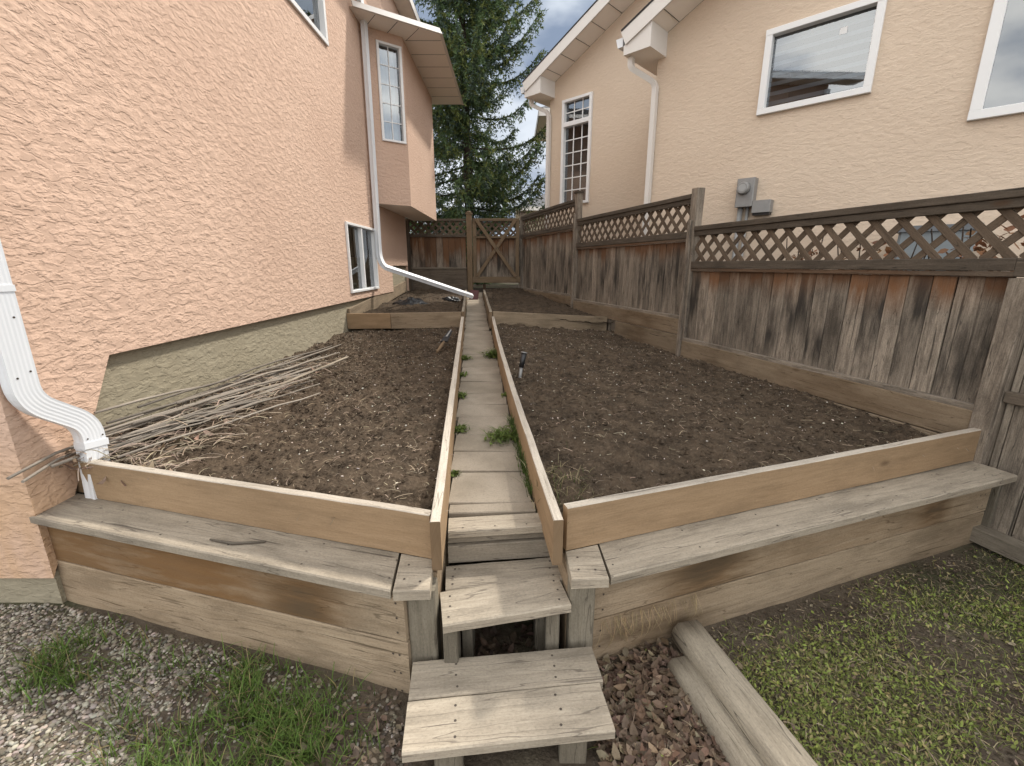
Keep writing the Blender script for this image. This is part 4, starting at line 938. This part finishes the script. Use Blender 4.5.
# ------------------------------------------------------------------ spruce
def spruce(name,label,base,h,rad,seed,group=None):
    r=np.random.default_rng(seed); t=thing(name,label,'tree',base,group); base=np.asarray(base,float)
    mb=MB(); pts=[base+V(.04*math.sin(k*.7),.03*math.cos(k),h*k/14) for k in range(15)]; mb.tube(pts,[.14*(1-k/14)**.8+.012 for k in range(15)],n=9); mb.build('trunk',M['bark'],t)
    LV=[];LF=[];LC=[];nb=0; wood_=MB()
    z=.5
    while z<h-.2:
        f=(z-.5)/(h-.5); L=rad*(1-f)**.75*(.55 if z<.8 else 1)+.12
        for _ in range(r.integers(7,10)):
            a=r.uniform(0,6.283); l=L*(r.uniform(.7,1.15) if _<4 else r.uniform(.3,.65)); rise=.25*f+r.uniform(-.12,.1)
            n=9; s=np.linspace(0,1,n)
            out=s*l; zz=z+r.uniform(-.1,.1)+l*(rise*s-.42*s**1.3*(1-f*.6)+.55*s**3)
            P=np.stack([math.cos(a)*out,math.sin(a)*out,zz],-1)+base; P[:,0]+=.05*np.sin(s*4+a)*l*.3
            wood_.tube(list(P),list(.022*(1-s*.85)*(.5+l/3)),n=4,cap=False)
            d=np.array([math.cos(a),math.sin(a),0]); side=np.array([-d[1],d[0],0])
            m=int(l/.023)+6
            for q in range(m):
                sq=.03+.97*(q+r.uniform(0,1))/m; p=np.array([np.interp(sq,s,P[:,k]) for k in range(3)])
                sg=r.choice([-1,1]); tl=(.18+.34*(1-sq)*l/2)*r.uniform(.6,1.2)
                dirv=unit(d*r.uniform(.4,.9)+side*sg*r.uniform(.25,.9)+np.array([0,0,-r.uniform(.1,1.0)])) if q%3 else unit(d+np.array([0,0,r.uniform(-.1,.5)]))
                K=5; e=np.linspace(0,1,K); tw=p[None]+dirv[None]*(e*tl)[:,None]+np.array([0,0,-1])[None]*(e**2*tl*.3)[:,None]
                tip=r.uniform(0,1)<.35
                col=np.array([.085,.13,.052])*r.uniform(.55,1.35) if not tip else np.array([.16,.185,.055])*r.uniform(.7,1.2)
                if r.uniform()<.25: col=np.array([.085,.12,.09])*r.uniform(.7,1.2)
                for k in range(K):
                    c=tw[k]; 
                    for _2 in range(3):
                        v=unit(dirv*.8+r.normal(0,.75,3)); ln=.095*r.uniform(.7,1.2); w=unit(np.cross(v,r.normal(0,1,3)))*.016
                        LV+= [c-w,c+w,c+v*ln]; LF.append((nb,nb+1,nb+2)); nb+=3; LC+=[col]*3
        z+=.42*(1-f*.4)
    wood_.build('limb',M['bark'],t)
    o=raw('crown',np.array(LV)-base,np.array(LF),M['needle'],np.array(LC),parent=t)
    return t
spruce('spruce_tree','tall dark green spruce rising behind the gate','tree' and (-1.25,13.6,.9),13.0,2.75,5)

# ------------------------------------------------------------------ stuff on the ground
def poly_in(px,py,poly):
    ins=np.zeros(len(px),bool); n=len(poly)
    for i in range(n):
        x1,y1=poly[i];x2,y2=poly[(i+1)%n]
        c=((y1>py)!=(y2>py))&(px<(x2-x1)*(py-y1)/(y2-y1+1e-12)+x1); ins^=c
    return ins
def scatter(k,x0,x1,y0,y1,poly=None,dens=None):
    x=rng.uniform(x0,x1,k);y=rng.uniform(y0,y1,k); m=np.ones(k,bool)
    if poly is not None: m&=poly_in(x,y,poly)
    if dens is not None: m&=rng.uniform(0,1,k)<dens(x,y)
    return x[m],y[m]
def gz(x,y):
    near=np.exp(-((x/4)**2+((y-1)/3)**2)); return near*(fbm(x*3,y*3,3,5)-.5)*.03-.012*near
# area left of the steps, in front of the bed wall
polyL=[(-4.2,1.72),(-2.07,1.74),(-.40,1.285),(-.30,1.0),(-.30,.1),(-4.2,.1)]
blob=lambda x,y,cx,cy,rx_,ry_:np.exp(-(((x-cx)/rx_)**2+((y-cy)/ry_)**2))
gd=lambda x,y: np.clip(blob(x,y,-1.72,1.43,.17,.12)*1.2+blob(x,y,-1.0,1.12,.26,.24)*1.5+blob(x,y,-.68,1.0,.17,.22)*.7+blob(x,y,-1.1,1.32,.28,.1)*.4,0,1)
pd=lambda x,y: np.clip(1.05-1.0*gd(x,y)*.8-.75*blob(x,y,-.55,1.15,.25,.2)-.6*np.clip(1-(1.735-(x+2.06)*.267-y)/.12,0,1),.06,1)
x,y=scatter(48000,-3.2,-.3,.55,1.74,polyL,pd)
g=vnoise(x*7,y*7,3); k=len(x)
pc=np.where((rng.uniform(0,1,k)<.45)[:,None],jit((.31,.275,.225),k,.35),jit((.17,.145,.11),k,.4)); pc=np.where((rng.uniform(0,1,k)<.15)[:,None],jit((.10,.085,.07),k,.4),pc)
pebbles(np.stack([x,y,gz(x,y)+.002],-1),rng.uniform(.0035,.0078,k)*rng.choice([1,1,1.5],k),np.clip(pc,0,.75),'gravel','small grey and cream pebbles covering the ground below the left bed','gravel',.5)
def blades(x,y,z,h,w,col,lean=.5,n=4):
    k=len(x); az=rng.uniform(0,6.283,k); s=np.linspace(0,1,n); le=lean*rng.uniform(.2,1.5,k)
    out=(s[None]**1.8)*(h*le)[:,None]; zz=z[:,None]+h[:,None]*(s[None]-.25*le[:,None]*s[None]**2)
    cx=x[:,None]+np.cos(az)[:,None]*out; cy=y[:,None]+np.sin(az)[:,None]*out
    tw=az+math.pi/2+rng.uniform(-.5,.5,k); ww=w[:,None]*(1-s[None]**1.5*.92)/2
    A=np.stack([cx-np.cos(tw)[:,None]*ww,cy-np.sin(tw)[:,None]*ww,zz],-1);B=np.stack([cx+np.cos(tw)[:,None]*ww,cy+np.sin(tw)[:,None]*ww,zz],-1)
    vv=np.stack([A,B],2).reshape(-1,3); i=np.arange(n-1)*2; f=np.stack([i,i+1,i+3,i+2],-1)[None]+(np.arange(k)*n*2)[:,None,None]
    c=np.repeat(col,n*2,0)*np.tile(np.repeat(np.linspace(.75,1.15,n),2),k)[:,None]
    return vv,f.reshape(-1,4),c
def cat3(L): 
    o=0;V_=[];F_=[];C_=[]
    for v,f,c in L: V_.append(v);F_.append(f+o);C_.append(c);o+=len(v)
    return np.concatenate(V_),np.concatenate(F_),np.concatenate(C_)
def leaves(P,L,wf,col,flat=.5,curl=.3):
    """folded oval leaves"""
    k=len(P); th=rng.uniform(0,6.283,k); a=np.array([0,.35,.7,1.]); hw=np.array([.08,.5,.42,.0])
    tilt=rng.normal(0,flat,k); roll=rng.normal(0,flat,k)
    u=np.stack([np.cos(th),np.sin(th),np.sin(tilt)],-1); v=np.stack([-np.sin(th),np.cos(th),np.sin(roll)],-1)
    mid=P[:,None]+u[:,None]*(a-.5)[None,:,None]*L[:,None,None]; mid[...,2]+=(curl*((a-.5)**2)[None]*L[:,None]*rng.uniform(-.5,2.,(k,1)))
    off=v[:,None]*(hw[None,:,None]*(L*wf)[:,None,None]); up=np.array([0,0,1])[None,None]*(hw[None,:,None]*(L*wf*rng.uniform(0,.4,k))[:,None,None])
    A=mid-off+up;B=mid+off+up
    vv=np.stack([A,mid,B],2).reshape(k,12,3); f=[]
    for i in range(3): f+=[[i*3,i*3+1,i*3+4,i*3+3],[i*3+1,i*3+2,i*3+5,i*3+4]]
    F=np.array(f)[None]+(np.arange(k)*12)[:,None,None]
    return vv.reshape(-1,3),F.reshape(-1,4),np.repeat(col,12,0)
# long grass on the left
x,y=scatter(46000,-2.3,-.3,.5,1.72,polyL,lambda x,y:gd(x,y)**1.3*np.clip(fbm(x*9,y*9,2,8)*2.4-.6,0,1)); k=len(x)
gc=np.where((rng.uniform(0,1,k)<.14)[:,None],jit((.22,.18,.085),k,.3),jit((.095,.15,.03),k,.4))
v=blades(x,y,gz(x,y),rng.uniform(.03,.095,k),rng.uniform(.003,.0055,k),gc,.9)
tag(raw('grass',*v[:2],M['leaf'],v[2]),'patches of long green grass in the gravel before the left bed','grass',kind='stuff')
# lawn on the right: low broad leaves and blades
polyR=[(.33,1.42),(2.62,2.19),(3.3,0.2),(.25,.2),(.25,.9),(.31,1.3)]
def logx(y): return .69+(1.5-y)*.225
brown=lambda x,y: 1-.9*np.clip(blob(x,y,1.27,1.72,.32,.16)+blob(x,y,1.85,1.5,.30,.22)+.7*blob(x,y,.85,1.55,.2,.12)+.6*blob(x,y,2.2,1.95,.4,.15),0,1)
ldn=lambda x,y: brown(x,y)* np.clip(fbm(x*3.2,y*3.2,3,21)*3.2-.95,.06,1)*np.where(x<logx(y),.95*np.clip((1.10-y)*4.,0.05,1)*np.clip((.62-x)*6,.1,1),1.)*np.clip((1.43+(x-.33)*.335-y)/.25,.12,1)
x,y=scatter(52000,.25,3.2,.35,2.2,polyR,ldn); k=len(x)
lc=np.where((rng.uniform(0,1,k)<.3)[:,None],jit((.27,.225,.105),k,.35),jit((.20,.235,.058),k,.5))
la=leaves(np.stack([x,y,gz(x,y)+rng.uniform(.004,.03,k)],-1),rng.uniform(.006,.018,k),.5,lc,.6)
x,y=scatter(60000,.25,3.2,.35,2.2,polyR,ldn); k=len(x)
lc=np.where((rng.uniform(0,1,k)<.28)[:,None],jit((.30,.25,.13),k,.35),jit((.19,.225,.058),k,.45))
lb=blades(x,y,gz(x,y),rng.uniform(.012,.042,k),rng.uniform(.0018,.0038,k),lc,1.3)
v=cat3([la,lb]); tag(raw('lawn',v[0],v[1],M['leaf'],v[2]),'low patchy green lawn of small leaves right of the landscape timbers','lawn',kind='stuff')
# dry leaf litter
def litter(n,x0,x1,y0,y1,poly,dens,label,c1=(.135,.090,.062),c2=(.25,.19,.13),lmin=.02,lmax=.05):
    x,y=scatter(n,x0,x1,y0,y1,poly,dens); k=len(x)
    col=np.where((rng.uniform(0,1,k)<.18)[:,None],jit(c2,k,.3),jit(c1,k,.45))
    v=leaves(np.stack([x,y,gz(x,y)+rng.uniform(.004,.03,k)],-1),rng.uniform(lmin,lmax,k),.58,col,.26,.9)
    tag(raw('leaf_litter',v[0],v[1],M['leaf'],v[2]),label,'dead leaves',kind='stuff')
litter(6500,.28,1.0,.55,1.6,polyR,lambda x,y:np.where(x<logx(y)-.05,1.,0.)*np.clip((y-.72)*3,.15,1)*.8,'drift of brown dead leaves between the lowest step and the landscape timbers')
x,y=scatter(22000,.3,3.1,.3,2.2,polyR); k=len(x)
v=leaves(np.stack([x,y,gz(x,y)+rng.uniform(.001,.009,k)],-1),rng.uniform(.004,.016,k),.6,np.where((rng.uniform(0,1,k)<.2)[:,None],jit((.25,.20,.14),k,.4),jit((.10,.075,.052),k,.5)),.5,.6)
tag(raw('thatch',v[0],v[1],M['leaf'],v[2]),'brown crumbs of earth and thatch over the bare patches of the right lawn','thatch',kind='stuff')
litter(1300,.5,3.1,.4,2.15,polyR,lambda x,y:.12+.4*np.clip(fbm(x*3,y*3,2,90)*3-1.4,0,1),'scattered dead leaves on the lawn beside the right fence',(.15,.115,.075),(.33,.28,.2),.012,.032)
litter(1700,-1.3,-.28,.6,1.35,polyL,lambda x,y:blob(x,y,-.5,1.05,.28,.25)*.9+.1,'scattered dead leaves and twigs left of the lowest step',(.13,.095,.068),(.24,.19,.13),.012,.034)
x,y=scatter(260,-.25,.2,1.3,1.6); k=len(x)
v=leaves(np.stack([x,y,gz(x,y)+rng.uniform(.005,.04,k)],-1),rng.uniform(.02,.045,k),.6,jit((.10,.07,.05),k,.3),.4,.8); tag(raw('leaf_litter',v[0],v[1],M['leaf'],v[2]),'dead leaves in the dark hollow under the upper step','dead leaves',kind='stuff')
# straw on the lawn and hanging dry grass on the right bed wall
x,y=scatter(3000,.3,3.1,.4,2.18,polyR); k=len(x)
v=ribbons(np.stack([x,y,gz(x,y)+.012],-1),rng.uniform(0,6.28,k),rng.uniform(.012,.05,k),rng.uniform(.001,.0026,k),jit((.22,.175,.115),k,.5),curl=.2); tag(raw('dry_grass',v[0],v[1],M['stone'],v[2]),'dry straw coloured grass stems lying on the lawn','dry grass',kind='stuff')
k=75; u=rng.uniform(.03,.5,k); P=baseR[None]+AR[None]*u[:,None]+nR[None]*.004+UP[None]*rng.uniform(.16,.19,k)[:,None]
s=np.linspace(0,1,5); L=rng.uniform(.05,.13,k); o=rng.uniform(-.6,.6,k)
c=P[:,None]+AR[None,None]*(o*L)[:,None,None]*(s**1.3)[None,:,None]+nR[None,None]*(np.sin(s*2.6)*.02)[None,:,None]-UP[None,None]*(L[:,None]*s[None])[...,None]
w=AR[None,None]*.0008; vv=np.stack([c-w,c+w],2).reshape(-1,3); i=np.arange(4)*2; f=np.stack([i,i+1,i+3,i+2],-1)[None]+(np.arange(k)*10)[:,None,None]
tag(raw('dry_grass',vv,f.reshape(-1,4),M['stone'],np.repeat(jit((.26,.19,.10),k,.4),10,0)),'dry grass hanging from the plank joint of the right bed wall','dry grass',kind='stuff')

# ------------------------------------------------------------------ landscape timbers
def timber(A,B,r,label,tone):
    A=np.asarray(A,float);B=np.asarray(B,float); mb=MB(); n=14; N=14
    prof=[]
    for k in range(n):
        a=2*math.pi*k/n; x,y=math.cos(a)*r,math.sin(a)*r; prof.append((x,max(-r*.72,min(r*.72,y))))
    pts=[A+(B-A)*k/N+V(random.uniform(-.002,.002),0,random.uniform(-.002,.002)) for k in range(N+1)]
    mb.sect(pts,prof,V(1,.3,0)); 
    mb.c=[(tone,0,.06)]*len(mb.c)
    o=mb.build('landscape_timber',M['log'],smooth=True); recentre(o,[A[0],A[1],0]); return tag(o,label,'landscape timber','landscape timbers beside the steps')
timber((.712,1.525,.05),(1.03,.14,.05),.068,'weathered round edged timber lying higher, next to the lawn',1.0)
timber((.645,1.40,.012),(.93,.14,.012),.055,'lower weathered timber half sunk along the leaf drift',.85)

# ------------------------------------------------------------------ dry stalks, sticks, small things
def soilz(G,x,y):
    X,Y,Z=G; i=np.argmin((X-x)**2+(Y-y)**2); return float(Z.ravel()[i])
specs=[((-1.985,1.62,.685),(-1.86,4.3),.006),((-1.975,1.66,.655),(-1.80,3.9),.006),((-2.0,1.80,.655),(-1.72,3.6),.007),((-2.03,2.0,.72),(-1.93,4.5),.006),((-2.02,2.05,.685),(-1.70,3.9),.009),
 ((-1.98,1.98,.66),(-1.62,3.5),.008),((-2.0,2.1,.74),(-1.78,4.1),.006),((-1.93,2.0,.65),(-1.55,3.45),.006),((-1.97,2.2,.70),(-1.66,3.75),.008),((-2.0,2.3,.76),(-1.9,4.7),.006),
 ((-1.9,2.05,.64),(-1.45,3.3),.005),((-2.04,2.4,.70),(-1.84,4.8),.007),((-1.88,2.2,.66),(-1.58,3.9),.006),((-1.85,1.95,.63),(-1.35,3.05),.005),((-1.95,2.5,.72),(-1.72,4.4),.007),((-2.05,2.1,.80),(-1.95,3.9),.006)]
rs_=random.Random(3)
for k in range(16):
    q=rs_.uniform(0,1); specs.append(((-2.03+.12*q,1.93+rs_.uniform(0,.5),.64+rs_.uniform(0,.13)*(1-q)),(-1.97+.42*q+rs_.uniform(-.04,.04),4.2-1.7*q+rs_.uniform(-.4,.2)),rs_.uniform(.0035,.0065)))
for a,b,r in specs:
    r*=1.15
    A=np.array(a); B=V(b[0],b[1],soilz(GL,*b)+.025); n=7
    pts=[A+(B-A)*k/n+V(random.uniform(-.006,.006),0,.02*math.sin(math.pi*k/n)*random.uniform(-.3,1)+random.uniform(-.004,.004)) for k in range(n+1)]
    if A[1]<1.7: pts[1][0]=-2.033; pts.insert(1,V(-2.034,1.86,A[2]+.004)); n+=1
    for p in pts[1:-1]:
        if p[1]>1.95: p[2]=max(p[2],soilz(GL,p[0],p[1])+.008)
        if p[1]>1.70: p[0]=max(p[0],-2.035)
    mb=MB(); mb.tube(pts,[r*.95]+[r]*(n-1)+[r*.6],n=6,tone=(random.uniform(.5,1.0),0,random.uniform(0,.4)))
    o=mb.build('dry_stalk',M['stalk']); recentre(o,A); tag(o,'long grey dry plant stalk in the heap against the olive foundation','dry stalk','dry stalks heaped against the house')
mb=MB(); mb.board(V(-1.62,3.05,.69),V(-1.40,3.75,.745),V(1,0,.2),.035,.008,segs=4,fn=lambda u:(1.05,0,0)); o=mb.build('wood_slat',M['grey']); recentre(o,(-1.5,3.4,.69)); tag(o,'flat pale wooden slat lying on top of the stalk heap','slat')
# tangled fine stems around the heap
k=900; u=rng.uniform(0,1,k)**1.3; y=1.85+u*2.1; x=-2.03+rng.uniform(0,1,k)**1.5*(.46-.1*u); z=np.array([soilz(GL,a,b) for a,b in zip(x,y)])+rng.uniform(.0,.05,k)*np.clip(1-(x+2.05)/.5,.1,1)
v=ribbons(np.stack([x,y,z],-1),rng.normal(1.2,.9,k),rng.uniform(.05,.18,k),rng.uniform(.0015,.005,k),jit((.24,.19,.14),k,.5),curl=.5,n=7)
v2=leaves(np.stack([x,y,z],-1)[:170]+rng.normal(0,.02,(170,3))*np.array([1,1,.2]),rng.uniform(.03,.07,170),.4,jit((.24,.165,.115),170,.4),.6,.8)
v=cat3([v,v2]); tag(raw('dry_stems',v[0],v[1],M['stone'],v[2]),'tangle of thin curled dry stems around the stalk heap','dry stems',kind='stuff')
# stick on the left bench
a=Vector((0,0,0)); mb=MB(); p0=fr-AL*.83-nL*.065; mb.tube([p0+UP*.457,p0+AL*.11-nL*.0+UP*.459,p0+AL*.22-nL*.045+UP*.457],[.004,.006,.004],n=6,tone=(.45,0,.4)); o=mb.build('twig',M['grey']); recentre(o,p0+UP*.45); tag(o,'thin dark twig lying on the left bench plank','twig')
# stake, trowel, tarp
st=thing('garden_stake','dark topped grey pipe stake stuck in the right bed','stake',(.07,3.55,.6))
zs=soilz(GR,.075,3.5)
mb=MB(); mb.tube([V(.055,3.42,zs-.05),V(.075,3.45,zs+.09)],.013,n=10,tone=(1,0,0)); mb.build('pipe',M['meter'],st)
mb=MB(); mb.tube([V(.072,3.445,zs+.075),V(.094,3.47,zs+.185)],[.019,.023],n=12); mb.build('sleeve',M['black'],st)
mb=MB(); mb.tube([V(.094,3.47,zs+.185),V(.0955,3.472,zs+.193)],[.026,.026],n=12); mb.build('cap',M['meter'],st)
tz=soilz(GL,-.66,4.4)
tr=thing('hand_trowel','hand trowel with a wooden handle, leaning on the left path board','trowel',(-.66,4.4,tz))
mb=MB(); mb.tube([V(-.72,4.25,tz+.02),V(-.695,4.34,tz+.055),V(-.675,4.43,tz+.09)],[.012,.016,.012],n=8,tone=(.7,.3,.3)); mb.build('handle',M['tan'],tr)
mb=MB(); mb.board(V(-.675,4.43,tz+.09),V(-.635,4.62,tz+.17),V(1,-.2,0),.075,.012,segs=4,ch=.004,taper=.6); mb.build('blade',M['black'],tr)
mb=MB(); mb.board(V(-.66,4.50,tz+.13),V(-.625,4.61,tz+.185),V(1,-.2,0),.02,.006,taper=.5); mb.build('blade_edge',M['meter'],tr)
def crumple(name,c,sx,sy,sz,mat,sd):
    nu,nv=26,14; u=np.linspace(0,2*np.pi,nu,endpoint=False); v=np.linspace(0,np.pi/2,nv); U,Vv=np.meshgrid(u,v)
    rr=.75+.5*fbm(np.cos(U)*2+Vv*2+5,np.sin(U)*2+5,3,sd); X=np.cos(U)*np.cos(Vv)*rr*sx;Y=np.sin(U)*np.cos(Vv)*rr*sy;Z=np.sin(Vv)*rr*sz*(.5+fbm(X*9+5,Y*9+5,3,sd+1))
    i=np.arange(nu*nv).reshape(nv,nu); j=np.roll(i,-1,1); F=np.stack([i[:-1],j[:-1],j[1:],i[1:]],-1).reshape(-1,4)
    o=raw(name,np.stack([X,Y,Z],-1).reshape(-1,3),F,mat); o.location=c; return o
tag(crumple('black_tarp',(-1.62,7.25,soilz((GL[0],GL[1],GL[2]),-1.6,5.7)*0+.875),.27,.16,.11,M['black'],4),'crumpled black plastic sheet lying in the far left bed','plastic sheet')
tag(crumple('black_tarp',(-1.05,7.9,.905),.17,.1,.06,M['black'],9),'small scrap of black plastic near the end of the downspout','plastic sheet')
# small red brown pot edge at the path end
mb=MB(); mb.board(V(-.72,8.55,.86),V(-.70,8.6,1.04),V(1,0,0),.16,.05,ch=.006,tone=.8); o=mb.build('splash_block',plain('dark_red_plastic',(.085,.02,.022),.5)); recentre(o,(-.72,8.55,.86)); tag(o,'dark red block under the end of the white downspout','splash block')

# weeds in the path
def weed(x,y,z,n,h,spread,label,c=(.10,.14,.032)):
    n=int(n*1.6); k=n; px=x+rng.normal(0,spread*.35,k);py=y+rng.normal(0,spread*.35,k)
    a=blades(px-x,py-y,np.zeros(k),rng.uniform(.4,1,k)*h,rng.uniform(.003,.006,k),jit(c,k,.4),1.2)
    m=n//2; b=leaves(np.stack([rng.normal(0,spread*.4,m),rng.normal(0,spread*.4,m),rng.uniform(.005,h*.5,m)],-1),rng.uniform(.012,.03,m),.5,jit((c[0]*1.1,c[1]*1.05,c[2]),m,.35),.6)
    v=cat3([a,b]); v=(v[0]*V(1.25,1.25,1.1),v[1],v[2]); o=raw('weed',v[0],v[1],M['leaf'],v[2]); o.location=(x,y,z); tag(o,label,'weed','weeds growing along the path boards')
for x_,y_,n_,h_,s_,lb in ((lx(2.05)+.03,2.05,20,.03,.03,'tiny weed sprig at the left board nearest the steps'),(lx(2.58)+.035,2.58,60,.05,.06,'leafy weed tuft at the left board, largest on that side'),(lx(3.15)+.03,3.2,50,.05,.05,'small weed at the left board, midway along the near path'),
  (lx(3.7)+.03,3.7,40,.05,.05,'small weed at the left board, beyond the middle'),(lx(4.2)+.035,4.25,50,.06,.06,'bright weed clump at the left board, farthest on that side'),
  (rx(2.5)-.10,2.48,130,.07,.10,'broad grass tuft spreading over the slabs from the right board'),(rx(4.3)-.05,4.35,160,.10,.09,'big leafy weed clump by the right board, farthest up the path'),(rx(3.2)-.02,3.2,25,.05,.04,'thin grass at the right board behind the broad tuft')):
    weed(x_,y_,path_z(y_)+.0,n_,h_,s_,lb)
k=420; y=rng.uniform(1.85,2.75,k); x=np.array([rx(a) for a in y])-.022-np.abs(rng.normal(0,.014,k)); v=blades(x,y,np.array([path_z(a) for a in y])-.0,rng.uniform(.03,.10,k),rng.uniform(.002,.004,k),jit((.07,.105,.025),k,.4),.7)
tag(raw('grass',v[0],v[1],M['leaf'],v[2]),'strip of green grass growing along the foot of the right path board','grass',kind='stuff')
k=150; x=rng.normal(.23,.06,k);y=rng.normal(1.75,.1,k); v=blades(x,y,np.array([soilz(GR,a,b) for a,b in zip(x,y)]),rng.uniform(.02,.07,k),rng.uniform(.002,.004,k),np.where((rng.uniform(0,1,k)<.6)[:,None],jit((.3,.25,.14),k,.3),jit((.08,.10,.03),k,.3)),1.2)
tag(raw('grass',v[0],v[1],M['leaf'],v[2]),'half dry grass on the soil at the near corner of the right bed','grass',kind='stuff')

# ------------------------------------------------------------------ neighbour's yard seen through the lattice
def shrub(x,y,h,r,label,c=(.20,.10,.05),n=1300,sd=3):
    t=thing('dry_shrub',label,'shrub',(x,y,0),'dry shrubs behind the right fence'); mb=MB()
    for k in range(9):
        a=k*.7; mb.tube([V(x,y,0),V(x+math.cos(a)*r*.4,y+math.sin(a)*r*.4,h*.55),V(x+math.cos(a)*r*.8,y+math.sin(a)*r*.8,h*random.uniform(.85,1.05))],[.014,.01,.004],n=5,cap=False)
    mb.build('stem',M['bark'],t)
    a=rng.uniform(0,6.28,n); q=r*np.sqrt(rng.uniform(0,1,n)); zz=h*(.35+.65*rng.uniform(0,1,n))*(1-.25*(q/r)**2)
    v=leaves(np.stack([np.cos(a)*q,np.sin(a)*q,zz],-1),rng.uniform(.03,.06,n),.5,jit(c,n,.5),.9); raw('foliage',v[0],v[1],M['leaf'],v[2],parent=t)
for s,off,h,r,lb in ((.45,-.55,1.78,.45,'rust coloured dry shrub behind the lattice, nearest the camera'),(1.2,-.6,1.70,.36,'rust coloured dry shrub behind the lattice, second along the fence'),(1.75,-.5,1.68,.2,'thin reddish dry shrub behind the lattice, near the electric meter')):
    p=fence_pt(s,0,off); shrub(p[0],p[1],h,r,lb)
bn=thing('storage_bin','blue grey storage bin against the cream house, seen through the lattice','bin',PW(3.0,0,.3))
mb=MB(); mb.board(PW(3.0,0,.3),PW(3.0,1.78,.3),sd,.5,.45,ch=.02); mb.build('body',plain('blue_grey_plastic',(.20,.225,.235),.5),bn)
mb=MB(); mb.board(PW(3.0,1.78,.3),PW(3.0,1.83,.3),sd,.55,.5,ch=.015); mb.build('lid',plain('grey_plastic_lid',(.13,.14,.15),.5),bn)
